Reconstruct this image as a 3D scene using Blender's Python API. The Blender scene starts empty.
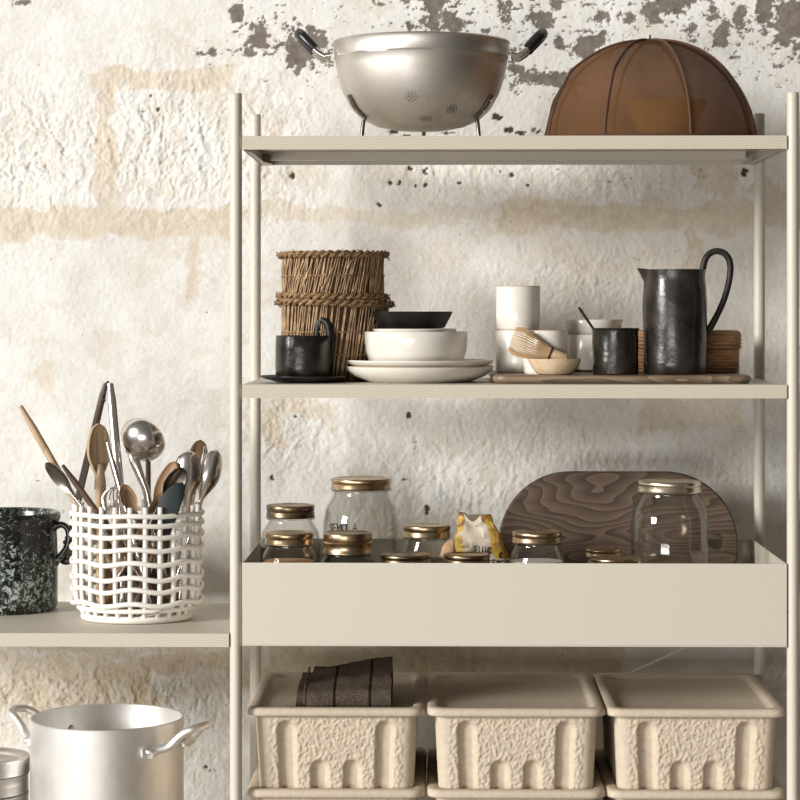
import bpy, bmesh, math, random
import numpy as np
from mathutils import Vector, Matrix, noise as mnoise

random.seed(7)
PI = math.pi
C = bpy.context.scene.collection
sc = bpy.context.scene

# ------------------------------------------------------------------ camera frame of reference
F = 2290.0            # focal length in pixels of an 800 px frame
HOR = 314.0           # image row of the horizon (vertical lens shift)
CZ = 1.71             # eye height
PSI = math.atan(41 / F)


def at(px, py, Y):
    """world point at depth Y seen at a pixel of the photograph"""
    cx, cz = (px - 400) / F, (HOR - py) / F
    dx = cx * math.cos(PSI) - math.sin(PSI)
    dy = cx * math.sin(PSI) + math.cos(PSI)
    s = Y / dy
    return Vector((dx * s, Y, CZ + cz * s))


def X(px, Y): return at(px, HOR, Y).x
def Zp(py, Y, px=514): return at(px, py, Y).z
def PX(n, Y): return n * Y / F     # n pixels in metres at depth Y


# ------------------------------------------------------------------ materials
def nodes_of(name):
    m = bpy.data.materials.new(name)
    m.use_nodes = True
    nt = m.node_tree
    return m, nt, nt.nodes['Principled BSDF']


def add(nt, kind, **kw):
    n = nt.nodes.new(kind)
    for k, v in kw.items():
        if k in n.inputs:
            n.inputs[k].default_value = v
        else:
            setattr(n, k, v)
    return n


def rgba(c): return (c[0], c[1], c[2], 1)


def ramp(nt, fac, stops):
    r = nt.nodes.new('ShaderNodeValToRGB')
    e = r.color_ramp.elements
    while len(e) < len(stops):
        e.new(0.5)
    for i, (p, c) in enumerate(stops):
        e[i].position = p
        e[i].color = rgba(c)
    nt.links.new(fac, r.inputs['Fac'])
    return r.outputs['Color']


def M(name, col, rough=0.5, metal=0.0, col2=None, scale=20, lo=0.35, hi=0.7, detail=5, stretch=None,
      bump=0.0, bscale=80, bdist=0.002, spec=0.5, coat=0.0, rough2=None, sheen=0.0):
    m, nt, p = nodes_of(name)
    L = nt.links
    p.inputs['Base Color'].default_value = rgba(col)
    p.inputs['Roughness'].default_value = rough
    p.inputs['Metallic'].default_value = metal
    p.inputs['Specular IOR Level'].default_value = spec
    p.inputs['Coat Weight'].default_value = coat
    p.inputs['Sheen Weight'].default_value = sheen
    tc = add(nt, 'ShaderNodeTexCoord')
    mp = add(nt, 'ShaderNodeMapping')
    if stretch:
        mp.inputs['Scale'].default_value = stretch
    L.new(tc.outputs['Object'], mp.inputs['Vector'])
    if col2 is not None or rough2 is not None:
        n = add(nt, 'ShaderNodeTexNoise', Scale=scale, Detail=detail, Roughness=0.6)
        L.new(mp.outputs['Vector'], n.inputs['Vector'])
        mr = add(nt, 'ShaderNodeMapRange')
        mr.inputs['From Min'].default_value = lo
        mr.inputs['From Max'].default_value = hi
        L.new(n.outputs['Fac'], mr.inputs['Value'])
        if col2 is not None:
            mx = add(nt, 'ShaderNodeMix', data_type='RGBA')
            mx.inputs['A'].default_value = rgba(col)
            mx.inputs['B'].default_value = rgba(col2)
            mx.inputs[6].default_value = rgba(col)
            mx.inputs[7].default_value = rgba(col2)
            L.new(mr.outputs['Result'], mx.inputs[0])
            L.new(mx.outputs[2], p.inputs['Base Color'])
        if rough2 is not None:
            m2 = add(nt, 'ShaderNodeMapRange')
            m2.inputs['To Min'].default_value = rough
            m2.inputs['To Max'].default_value = rough2
            L.new(mr.outputs['Result'], m2.inputs['Value'])
            L.new(m2.outputs['Result'], p.inputs['Roughness'])
    if bump > 0:
        b = add(nt, 'ShaderNodeTexNoise', Scale=bscale, Detail=4, Roughness=0.6)
        L.new(mp.outputs['Vector'], b.inputs['Vector'])
        bu = add(nt, 'ShaderNodeBump', Strength=bump, Distance=bdist)
        L.new(b.outputs['Fac'], bu.inputs['Height'])
        L.new(bu.outputs['Normal'], p.inputs['Normal'])
    return m


def perforated(name, col, hole):
    m, nt, p = nodes_of(name)
    L = nt.links
    p.inputs['Roughness'].default_value = 0.5
    tc = add(nt, 'ShaderNodeTexCoord')
    sx = add(nt, 'ShaderNodeSeparateXYZ')
    L.new(tc.outputs['Object'], sx.inputs[0])

    def mth(op, a, b=None):
        n = add(nt, 'ShaderNodeMath', operation=op)
        for i, v in enumerate((a, b)):
            if v is None:
                continue
            if isinstance(v, (int, float)):
                n.inputs[i].default_value = v
            else:
                L.new(v, n.inputs[i])
        return n.outputs[0]
    a = mth('SINE', mth('MULTIPLY', sx.outputs['X'], 2 * PI / 0.0050))
    c = mth('SINE', mth('MULTIPLY', sx.outputs['Z'], 2 * PI / 0.0050))
    pr = mth('MULTIPLY', a, c)
    mr = add(nt, 'ShaderNodeMapRange', interpolation_type='SMOOTHSTEP')
    mr.inputs['From Min'].default_value = 0.3
    mr.inputs['From Max'].default_value = 0.6
    L.new(pr, mr.inputs['Value'])
    mx = add(nt, 'ShaderNodeMix', data_type='RGBA')
    mx.inputs[6].default_value = rgba(col)
    mx.inputs[7].default_value = rgba(hole)
    L.new(mr.outputs['Result'], mx.inputs[0])
    L.new(mx.outputs[2], p.inputs['Base Color'])
    return m


def wood(name, c0, c1, rscale=9.0, dist=6.0, rough=0.55, axis=(1, 6, 1), fine=1.0, rot=(0, 0, 0), loc=(0, 0, 0)):
    m, nt, p = nodes_of(name)
    L = nt.links
    p.inputs['Roughness'].default_value = rough
    tc = add(nt, 'ShaderNodeTexCoord')
    mp = add(nt, 'ShaderNodeMapping')
    mp.inputs['Scale'].default_value = axis
    mp.inputs['Rotation'].default_value = rot
    mp.inputs['Location'].default_value = loc
    L.new(tc.outputs['Object'], mp.inputs['Vector'])
    n = add(nt, 'ShaderNodeTexNoise', Scale=rscale, Detail=2, Roughness=0.45)
    L.new(mp.outputs['Vector'], n.inputs['Vector'])
    mu = add(nt, 'ShaderNodeMath', operation='MULTIPLY')
    mu.inputs[1].default_value = dist
    L.new(n.outputs['Fac'], mu.inputs[0])
    fr = add(nt, 'ShaderNodeMath', operation='FRACT')
    L.new(mu.outputs[0], fr.inputs[0])
    f2 = add(nt, 'ShaderNodeTexNoise', Scale=rscale * 6, Detail=6, Roughness=0.7)
    L.new(mp.outputs['Vector'], f2.inputs['Vector'])
    mixf = add(nt, 'ShaderNodeMath', operation='MULTIPLY_ADD')
    mixf.inputs[1].default_value = 0.45 * fine
    L.new(f2.outputs['Fac'], mixf.inputs[0])
    half = add(nt, 'ShaderNodeMath', operation='MULTIPLY')
    half.inputs[1].default_value = 0.6
    L.new(fr.outputs[0], half.inputs[0])
    L.new(half.outputs[0], mixf.inputs[2])
    col = ramp(nt, mixf.outputs[0], [(0.12, c0), (0.45, tuple((a + b) / 2 for a, b in zip(c0, c1))), (0.8, c1)])
    L.new(col, p.inputs['Base Color'])
    bu = add(nt, 'ShaderNodeBump', Strength=0.25, Distance=0.001)
    L.new(mixf.outputs[0], bu.inputs['Height'])
    L.new(bu.outputs['Normal'], p.inputs['Normal'])
    return m


def glass(name, tint=(0.985, 0.985, 0.975), edge=(0.72, 0.71, 0.68)):
    """clear thin-walled glass: passes the light straight, reflects by Fresnel, darker where seen edge-on"""
    m, nt, p = nodes_of(name)
    L = nt.links
    out = nt.nodes['Material Output']
    lw = add(nt, 'ShaderNodeLayerWeight', Blend=0.22)
    mx = add(nt, 'ShaderNodeMix', data_type='RGBA')
    mx.inputs[6].default_value = rgba(tint)
    mx.inputs[7].default_value = rgba(edge)
    L.new(lw.outputs['Facing'], mx.inputs[0])
    tr = add(nt, 'ShaderNodeBsdfTransparent')
    L.new(mx.outputs[2], tr.inputs['Color'])
    gl = add(nt, 'ShaderNodeBsdfGlossy', Roughness=0.04)
    f5 = add(nt, 'ShaderNodeLayerWeight', Blend=0.5)
    pw = add(nt, 'ShaderNodeMath', operation='POWER')
    pw.inputs[1].default_value = 4.0
    L.new(f5.outputs['Facing'], pw.inputs[0])
    fr = add(nt, 'ShaderNodeMapRange')
    fr.inputs['To Min'].default_value = 0.045
    fr.inputs['To Max'].default_value = 0.8
    L.new(pw.outputs[0], fr.inputs['Value'])
    ms = add(nt, 'ShaderNodeMixShader')
    L.new(fr.outputs[0], ms.inputs[0])
    L.new(tr.outputs[0], ms.inputs[1])
    L.new(gl.outputs[0], ms.inputs[2])
    L.new(ms.outputs[0], out.inputs['Surface'])
    return m


def gauze(name, col, clear):
    m, nt, p = nodes_of(name)
    L = nt.links
    out = nt.nodes['Material Output']
    tc = add(nt, 'ShaderNodeTexCoord')
    n = add(nt, 'ShaderNodeTexNoise', Scale=9, Detail=4)
    L.new(tc.outputs['Object'], n.inputs['Vector'])
    colr = ramp(nt, n.outputs['Fac'], [(0.3, tuple(c * 0.8 for c in col)), (0.7, tuple(min(1, c * 1.15) for c in col))])
    df = add(nt, 'ShaderNodeBsdfDiffuse')
    tl = add(nt, 'ShaderNodeBsdfTranslucent')
    L.new(colr, df.inputs['Color'])
    L.new(colr, tl.inputs['Color'])
    m1 = add(nt, 'ShaderNodeMixShader')
    m1.inputs[0].default_value = 0.25
    L.new(df.outputs[0], m1.inputs[1])
    L.new(tl.outputs[0], m1.inputs[2])
    tr = add(nt, 'ShaderNodeBsdfTransparent')
    m2 = add(nt, 'ShaderNodeMixShader')
    m2.inputs[0].default_value = clear
    L.new(m1.outputs[0], m2.inputs[1])
    L.new(tr.outputs[0], m2.inputs[2])
    L.new(m2.outputs[0], out.inputs['Surface'])
    return m


def speckle(name, base, c1, c2, s1=55, s2=140):
    m, nt, p = nodes_of(name)
    L = nt.links
    p.inputs['Roughness'].default_value = 0.22
    tc = add(nt, 'ShaderNodeTexCoord')
    n1 = add(nt, 'ShaderNodeTexNoise', Scale=s1, Detail=6, Roughness=0.75, Distortion=0.8)
    n2 = add(nt, 'ShaderNodeTexNoise', Scale=s2, Detail=3, Roughness=0.6)
    n3 = add(nt, 'ShaderNodeTexNoise', Scale=12, Detail=2)
    for n in (n1, n2, n3):
        L.new(tc.outputs['Object'], n.inputs['Vector'])
    a = add(nt, 'ShaderNodeMath', operation='MULTIPLY_ADD')
    a.inputs[1].default_value = 0.45
    L.new(n3.outputs['Fac'], a.inputs[0])
    L.new(n1.outputs['Fac'], a.inputs[2])
    col = ramp(nt, a.outputs[0], [(0.0, base), (0.748, base), (0.778, c1), (0.84, c2), (1.0, c2)])
    c2c = ramp(nt, n2.outputs['Fac'], [(0.0, (0, 0, 0)), (0.66, (0, 0, 0)), (0.7, c1)])
    mx = add(nt, 'ShaderNodeMix', data_type='RGBA', blend_type='ADD')
    mx.inputs[0].default_value = 0.8
    L.new(col, mx.inputs[6])
    L.new(c2c, mx.inputs[7])
    L.new(mx.outputs[2], p.inputs['Base Color'])
    return m


BEIGE = (0.60, 0.51, 0.385)
MT = {}
MT['paint'] = M('beige_powder_coat', (0.565, 0.517, 0.435), 0.45, bump=0.05, bscale=900, bdist=0.0004)
MT['perf'] = perforated('beige_perforated_metal', (0.585, 0.525, 0.43), (0.33, 0.27, 0.195))
MT['alu'] = M('worn_aluminium', (0.70, 0.665, 0.615), 0.46, 1, col2=(0.50, 0.45, 0.39), scale=14, lo=0.45, hi=0.75,
              detail=9, rough2=0.6, bump=0.08, bscale=60, bdist=0.001)
MT['potalu'] = M('brushed_aluminium', (0.90, 0.885, 0.86), 0.50, 1, col2=(0.70, 0.66, 0.61), scale=12, lo=0.5, hi=0.8,
                 detail=9, stretch=(1, 1, 0.5), bump=0.05, bscale=50, bdist=0.001)
MT['tinalu'] = M('dull_tin', (0.74, 0.71, 0.67), 0.5, 1, col2=(0.55, 0.51, 0.47), scale=40, detail=8)
MT['steel'] = M('polished_steel', (0.74, 0.71, 0.67), 0.22, 1)
MT['darksteel'] = M('dark_and_shaded_steel', (0.20, 0.17, 0.145), 0.35, 1)
MT['blackgrip'] = M('black_plastic', (0.012, 0.011, 0.010), 0.35)
MT['hole'] = M('punched_hole', (0.03, 0.025, 0.02), 0.8)
MT['reed'] = M('straw_reed', (0.50, 0.335, 0.18), 0.6, col2=(0.22, 0.125, 0.055), scale=60, lo=0.35, hi=0.65)
MT['reeddark'] = M('dark_inner_reed', (0.12, 0.06, 0.025), 0.85, col2=(0.045, 0.022, 0.01), scale=70)
MT['palestraw'] = M('pale_straw', (0.62, 0.43, 0.24), 0.55, col2=(0.40, 0.25, 0.12), scale=50)
MT['braid'] = M('plaited_grass', (0.36, 0.22, 0.105), 0.7, col2=(0.12, 0.065, 0.028), scale=90)
MT['black'] = M('black_stoneware', (0.010, 0.009, 0.008), 0.42, col2=(0.03, 0.025, 0.021), scale=18, lo=0.4, hi=0.7,
                rough2=0.5, spec=0.28, bump=0.2, bscale=22, bdist=0.003)
MT['blackglaze'] = M('burnished_black_clay', (0.012, 0.0095, 0.0075), 0.24, col2=(0.040, 0.030, 0.022), scale=22, lo=0.4,
                     hi=0.75, rough2=0.38, bump=0.35, bscale=26, bdist=0.004, spec=0.45)
MT['white'] = M('cream_white_glaze', (0.74, 0.705, 0.635), 0.22, col2=(0.68, 0.63, 0.55), scale=25, spec=0.5)
MT['rimtan'] = M('bare_clay_rim', (0.52, 0.40, 0.27), 0.6)
MT['porcelain'] = M('white_matte_ceramic', (0.84, 0.80, 0.73), 0.4, bump=0.05, bscale=60)
MT['sandbowl'] = M('speckled_sand_stoneware', (0.66, 0.52, 0.35), 0.5, col2=(0.50, 0.34, 0.18), scale=70, lo=0.45, hi=0.75)
MT['bamboo'] = M('bamboo', (0.60, 0.44, 0.26), 0.5, col2=(0.46, 0.31, 0.16), scale=60, stretch=(1, 1, 0.15))
MT['tine'] = M('bamboo_tines', (0.58, 0.40, 0.22), 0.55)
MT['thread'] = M('black_thread', (0.015, 0.012, 0.01), 0.8)
MT['boarddark'] = wood('smoked_oak', (0.165, 0.108, 0.068), (0.050, 0.031, 0.019), 2.0, 30, 0.6, (1.0, 1.0, 4.8),
                       loc=(0.35, 0.0, 0.15))
MT['boardlow'] = wood('greybrown_oak', (0.27, 0.19, 0.125), (0.12, 0.08, 0.05), 8, 8, 0.45, (0.6, 3, 3))
MT['woodlight'] = wood('pale_beech', (0.50, 0.37, 0.235), (0.36, 0.24, 0.135), 16, 5, 0.55, (3, 3, 0.5))
MT['wooddark'] = wood('dark_walnut', (0.17, 0.10, 0.055), (0.06, 0.033, 0.018), 16, 5, 0.5, (3, 3, 0.5))
MT['woodmid'] = wood('olive_wood', (0.36, 0.22, 0.115), (0.18, 0.10, 0.048), 16, 5, 0.5, (3, 3, 0.5))
MT['rattan'] = M('rattan', (0.40, 0.215, 0.10), 0.5, col2=(0.20, 0.09, 0.035), scale=90, lo=0.3, hi=0.7,
                 stretch=(0.4, 0.4, 2))
MT['glass'] = glass('clear_glass')
MT['glass_dark'] = glass('clear_glass_rim', (0.95, 0.945, 0.93), (0.6, 0.58, 0.55))
MT['lid'] = M('brass_coloured_tin', (0.56, 0.42, 0.26), 0.30, 1, col2=(0.20, 0.13, 0.075), scale=35, lo=0.45, hi=0.75, detail=7)
MT['lidpale'] = M('pale_gold_tin', (0.74, 0.65, 0.50), 0.30, 1, col2=(0.60, 0.50, 0.36), scale=30, lo=0.5, hi=0.8)
MT['liddark'] = M('tarnished_tin', (0.42, 0.31, 0.19), 0.34, 1, col2=(0.10, 0.07, 0.045), scale=32, lo=0.38, hi=0.62, detail=8)
MT['ring'] = M('rubber_and_rim', (0.55, 0.50, 0.43), 0.25, 0.6)
MT['orange'] = M('orange_lentils', (0.55, 0.27, 0.09), 0.8, col2=(0.72, 0.45, 0.2), scale=320)
MT['brownfill'] = M('brown_spice', (0.16, 0.085, 0.04), 0.9, col2=(0.09, 0.045, 0.02), scale=260)
MT['darkfill'] = M('dark_beans', (0.06, 0.045, 0.035), 0.7, col2=(0.025, 0.02, 0.016), scale=260)
MT['whitefill'] = M('white_flour', (0.80, 0.76, 0.68), 0.9)
MT['ink'] = M('black_marker_ink', (0.012, 0.012, 0.014), 0.6)
MT['kraft'] = M('kraft_paper', (0.42, 0.25, 0.13), 0.75, col2=(0.55, 0.37, 0.22), scale=40, bump=0.4, bscale=50)
MT['pulp'] = M('beige_paper_pulp', (0.56, 0.475, 0.365), 0.75, col2=(0.48, 0.395, 0.295), scale=120, lo=0.4, hi=0.75,
               bump=0.25, bscale=420, bdist=0.0015)
MT['grass_hood'] = gauze('brown_gauze', (0.165, 0.080, 0.038), 0.20)
MT['hoodrib'] = M('brown_cotton_piping', (0.085, 0.038, 0.018), 0.8)
MT['goldbowl'] = M('golden_wicker', (0.78, 0.52, 0.16), 0.6, col2=(0.55, 0.33, 0.08), scale=120)
MT['crock'] = speckle('speckled_black_glaze', (0.010, 0.008, 0.007), (0.06, 0.10, 0.085), (0.42, 0.45, 0.42), 125, 260)
MT['green'] = M('dark_green_silicone', (0.010, 0.018, 0.018), 0.55, spec=0.3)
MT['towel'] = None


def towel_mat():
    m, nt, p = nodes_of('charcoal_linen')
    L = nt.links
    p.inputs['Roughness'].default_value = 0.95
    p.inputs['Specular IOR Level'].default_value = 0.05
    tc = add(nt, 'ShaderNodeTexCoord')
    n = add(nt, 'ShaderNodeTexNoise', Scale=380, Detail=3)
    L.new(tc.outputs['Object'], n.inputs['Vector'])
    base = ramp(nt, n.outputs['Fac'], [(0.3, (0.042, 0.031, 0.022)), (0.7, (0.115, 0.088, 0.066))])
    sx = add(nt, 'ShaderNodeSeparateXYZ')
    L.new(tc.outputs['Object'], sx.inputs[0])
    last = base
    for xs in (-0.021, 0.034):
        d = add(nt, 'ShaderNodeMath', operation='SUBTRACT')
        d.inputs[1].default_value = xs
        L.new(sx.outputs['X'], d.inputs[0])
        ab = add(nt, 'ShaderNodeMath', operation='ABSOLUTE')
        L.new(d.outputs[0], ab.inputs[0])
        lt = add(nt, 'ShaderNodeMath', operation='LESS_THAN')
        lt.inputs[1].default_value = 0.0022
        L.new(ab.outputs[0], lt.inputs[0])
        mx = add(nt, 'ShaderNodeMix', data_type='RGBA')
        L.new(lt.outputs[0], mx.inputs[0])
        L.new(last, mx.inputs[6])
        mx.inputs[7].default_value = rgba((0.012, 0.010, 0.009))
        last = mx.outputs[2]
    L.new(last, p.inputs['Base Color'])
    b = add(nt, 'ShaderNodeBump', Strength=0.4, Distance=0.001)
    L.new(n.outputs['Fac'], b.inputs['Height'])
    L.new(b.outputs['Normal'], p.inputs['Normal'])
    return m


def bag_mat():
    m, nt, p = nodes_of('printed_paper')
    L = nt.links
    p.inputs['Roughness'].default_value = 0.6
    at_ = add(nt, 'ShaderNodeAttribute', attribute_name='print_mask')
    tc = add(nt, 'ShaderNodeTexCoord')
    n = add(nt, 'ShaderNodeTexNoise', Scale=75, Detail=5)
    L.new(tc.outputs['Object'], n.inputs['Vector'])
    ochre = ramp(nt, n.outputs['Fac'], [(0.40, (0.24, 0.11, 0.035)), (0.47, (0.40, 0.21, 0.055)), (0.5, (0.42, 0.27, 0.03)), (0.62, (0.47, 0.32, 0.045))])
    n2 = add(nt, 'ShaderNodeTexNoise', Scale=45, Detail=4)
    L.new(tc.outputs['Object'], n2.inputs['Vector'])
    s = add(nt, 'ShaderNodeMath', operation='MULTIPLY_ADD')
    s.inputs[1].default_value = 0.6
    L.new(n2.outputs['Fac'], s.inputs[0])
    L.new(at_.outputs['Fac'], s.inputs[2])
    k = add(nt, 'ShaderNodeMapRange')
    k.inputs['From Min'].default_value = 0.78
    k.inputs['From Max'].default_value = 0.84
    L.new(s.outputs[0], k.inputs['Value'])
    mx = add(nt, 'ShaderNodeMix', data_type='RGBA')
    L.new(k.outputs['Result'], mx.inputs[0])
    mx.inputs[6].default_value = rgba((0.56, 0.48, 0.38))
    L.new(ochre, mx.inputs[7])
    L.new(mx.outputs[2], p.inputs['Base Color'])
    return m


MT['towel'] = towel_mat()
MT['bag'] = bag_mat()


# ------------------------------------------------------------------ mesh building
class B:
    def __init__(self): self.bm = bmesh.new()

    def face(self, vs):
        try:
            return self.bm.faces.new(vs)
        except ValueError:
            return None

    def loft(self, rings, closed=True, cap0=False, cap1=False, wrap=False):
        R = [[self.bm.verts.new(p) for p in r] for r in rings]
        pairs = list(zip(R, R[1:])) + ([(R[-1], R[0])] if wrap else [])
        for a, b in pairs:
            n = len(a)
            for i in range(n if closed else n - 1):
                j = (i + 1) % n
                self.face((a[i], a[j], b[j], b[i]))
        if cap0:
            self.face(list(reversed(R[0])))
        if cap1:
            self.face(R[-1])
        return R

    def lathe(self, prof, n=48, c=(0, 0, 0), wob=None, sx=1, sy=1):
        rows = []
        for r, z in prof:
            if r < 1e-6:
                rows.append([self.bm.verts.new((c[0], c[1], c[2] + z))])
            else:
                row = []
                for i in range(n):
                    a = 2 * PI * i / n
                    rr = r * (1 + (wob(a, z) if wob else 0))
                    row.append(self.bm.verts.new((c[0] + sx * rr * math.cos(a), c[1] + sy * rr * math.sin(a), c[2] + z)))
                rows.append(row)
        for a, b in zip(rows, rows[1:]):
            if len(a) == 1 and len(b) == 1:
                continue
            for i in range(n):
                j = (i + 1) % n
                if len(a) == 1:
                    self.face((a[0], b[j], b[i]))
                elif len(b) == 1:
                    self.face((a[i], a[j], b[0]))
                else:
                    self.face((a[i], a[j], b[j], b[i]))
        return self

    def tube(self, pts, r, n=10, cap=True, flat=1.0, up=None, closed=False, sm=0):
        pts = [Vector(p) for p in pts]
        if sm:          # Catmull-Rom through the given points
            m = len(pts)
            r = list(r) if isinstance(r, (list, tuple)) else [r] * m
            np_, nr = [], []
            for i in range(m - 1):
                a, b_, c, d = pts[max(0, i - 1)], pts[i], pts[i + 1], pts[min(m - 1, i + 2)]
                for k in range(sm):
                    t = k / sm
                    np_.append(.5 * ((2 * b_) + (c - a) * t + (2 * a - 5 * b_ + 4 * c - d) * t * t + (3 * b_ - a - 3 * c + d) * t ** 3))
                    nr.append(r[i] + (r[i + 1] - r[i]) * t)
            pts, r = np_ + [pts[-1]], nr + [r[-1]]
        m = len(pts)
        rs = r if isinstance(r, (list, tuple)) else [r] * m
        tang = []
        for i in range(m):
            a = pts[i - 1] if (i > 0 or closed) else pts[i]
            b = pts[(i + 1) % m] if (i < m - 1 or closed) else pts[i]
            t = (b - a)
            tang.append(t.normalized() if t.length > 1e-9 else Vector((0, 0, 1)))
        u = Vector(up) if up else (Vector((0, 0, 1)) if abs(tang[0].z) < 0.9 else Vector((1, 0, 0)))
        rings = []
        for i in range(m):
            t = tang[i]
            if up:
                u = Vector(up)
            u = (u - t * u.dot(t))
            if u.length < 1e-6:
                u = t.orthogonal()
            u.normalize()
            v = t.cross(u)
            rings.append([pts[i] + (u * math.cos(2 * PI * k / n) * flat + v * math.sin(2 * PI * k / n)) * rs[i]
                          for k in range(n)])
        self.loft(rings, True, cap and not closed, cap and not closed, wrap=closed)
        return self

    def box(self, x0, x1, y0, y1, z0, z1):
        v = [self.bm.verts.new(p) for p in ((x0, y0, z0), (x1, y0, z0), (x1, y1, z0), (x0, y1, z0),
                                            (x0, y0, z1), (x1, y0, z1), (x1, y1, z1), (x0, y1, z1))]
        for f in ((3, 2, 1, 0), (4, 5, 6, 7), (0, 1, 5, 4), (1, 2, 6, 5), (2, 3, 7, 6), (3, 0, 4, 7)):
            self.face([v[i] for i in f])
        return self

    def ball(self, c, r, n=12, s=(1, 1, 1)):
        prof = [(r * math.sin(PI * k / (n // 2)), -r * math.cos(PI * k / (n // 2))) for k in range(n // 2 + 1)]
        b0 = len(self.bm.verts)
        self.lathe(prof, n)
        self.bm.verts.ensure_lookup_table()
        for v in self.bm.verts[b0:]:
            v.co = Vector((v.co.x * s[0] + c[0], v.co.y * s[1] + c[1], v.co.z * s[2] + c[2]))
        return self

    def prism(self, outline, y0, y1, bev=0.0):
        """outline in (x, z), thickness along y, with small rounded edges"""
        if bev > 0:
            cx = sum(p[0] for p in outline) / len(outline)
            cz = sum(p[1] for p in outline) / len(outline)
            R = max(math.hypot(p[0] - cx, p[1] - cz) for p in outline)
            k = 1 - bev / R
            ins = [(cx + (p[0] - cx) * k, cz + (p[1] - cz) * k) for p in outline]
            mid = [(cx + (p[0] - cx) * (1 - 0.3 * bev / R), cz + (p[1] - cz) * (1 - 0.3 * bev / R)) for p in outline]
            rings = [[(p[0], y0, p[1]) for p in ins], [(p[0], y0 + bev * .3, p[1]) for p in mid],
                     [(p[0], y0 + bev, p[1]) for p in outline], [(p[0], y1 - bev, p[1]) for p in outline],
                     [(p[0], y1 - bev * .3, p[1]) for p in mid], [(p[0], y1, p[1]) for p in ins]]
        else:
            rings = [[(p[0], y0, p[1]) for p in outline], [(p[0], y1, p[1]) for p in outline]]
        self.loft(rings, True, True, True)
        return self


def rrect(w, d, r, n=6, z=0.0, cx=0.0, cy=0.0):
    """rounded rectangle ring in the xy plane"""
    out = []
    for qx, qy, a0 in ((1, 1, 0), (-1, 1, PI / 2), (-1, -1, PI), (1, -1, 1.5 * PI)):
        for k in range(n + 1):
            a = a0 + PI / 2 * k / n
            out.append((cx + qx * (w / 2 - r) + r * math.cos(a), cy + qy * (d / 2 - r) + r * math.sin(a), z))
    return out


def part(name, b, mat, parent=None, loc=None, angle=40, bevel=0.0):
    bm = b.bm
    bmesh.ops.recalc_face_normals(bm, faces=bm.faces)
    me = bpy.data.meshes.new(name)
    bm.to_mesh(me)
    bm.free()
    me.materials.append(mat)
    for p in me.polygons:
        p.use_smooth = True
    me.set_sharp_from_angle(angle=math.radians(angle))
    o = bpy.data.objects.new(name, me)
    C.objects.link(o)
    if parent:
        o.parent = parent
    if loc:
        o.location = loc
    if bevel:
        mod = o.modifiers.new('Bevel', 'BEVEL')
        mod.width = bevel
        mod.segments = 2
        mod.limit_method = 'ANGLE'
    return o


def tag(o, label, cat, group=None):
    o['label'] = label
    o['category'] = cat
    if group:
        o['group'] = group
    return o


def thing(name, label, cat, loc=(0, 0, 0), rotz=0.0, group=None):
    o = bpy.data.objects.new(name, None)
    o.empty_display_size = 0.02
    C.objects.link(o)
    o.location = loc
    o.rotation_euler = (0, 0, rotz)
    return tag(o, label, cat, group)


def struct(name, b, mat, **k):
    o = part(name, b, mat, **k)
    o['kind'] = 'structure'
    return o


def dup(root, loc, label, rotz=None):
    r = root.copy()
    C.objects.link(r)
    r.location = loc
    if rotz is not None:
        r.rotation_euler = (0, 0, rotz)
    r['label'] = label
    for ch in list(root.children):
        c = ch.copy()
        C.objects.link(c)
        c.parent = r
        for g in list(ch.children):
            d = g.copy()
            C.objects.link(d)
            d.parent = c
    return r


# ------------------------------------------------------------------ levels
YF, YB = 3.50, 3.50 / 0.905          # front and back posts
YL = YF - 0.008                      # front face of shelves
PR = 0.0093                          # post radius
XL, XR = X(236, YF), X(792.9, YF)
XS0, XS1 = XL + PR + 0.001, XR - PR - 0.001
Z_TOP = Zp(93.0, YF)
Z1 = Zp(135.7, YL)
Z2 = Zp(384.7, YL)
Z3T, Z3B = Zp(563.2, YL), Zp(646.4, YL)
LIP = Z2 - Zp(398.2, YL)
ZS = Zp(633.3, YL, 120)              # neighbouring left shelf
ZLOW = Zp(879, YL)                   # lowest visible-height shelf (below the frame)
YW = 4.02                            # wall

# ------------------------------------------------------------------ shelving unit
unit = thing('shelving_unit', 'tall beige metal shelving unit with round posts, perforated shelf edges and a deep tray',
             'shelving unit', ((XL + XR) / 2, (YF + YB) / 2, 0))
U0 = Vector(unit.location)


def ub(b, dx=0, dy=0, dz=0):
    """shift world-built geometry to the unit's local frame"""
    for v in b.bm.verts:
        v.co -= U0
    return b


def post(x, y):
    b = B()
    zt = Z_TOP
    b.lathe([(0, 0.0), (PR, 0.0), (PR, zt - 0.0125), (PR * 0.93, zt - 0.0122), (PR * 0.93, zt - 0.0112),
             (PR, zt - 0.0109), (PR, zt - 0.0012), (PR * 0.9, zt), (0, zt)], 28, (x, y, 0))
    return part('post', ub(b), MT['paint'], unit)


SPAN = XR - XL
for x in (XL, XR, XL - SPAN):
    for y in (YF, YB):
        post(x, y)


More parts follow.
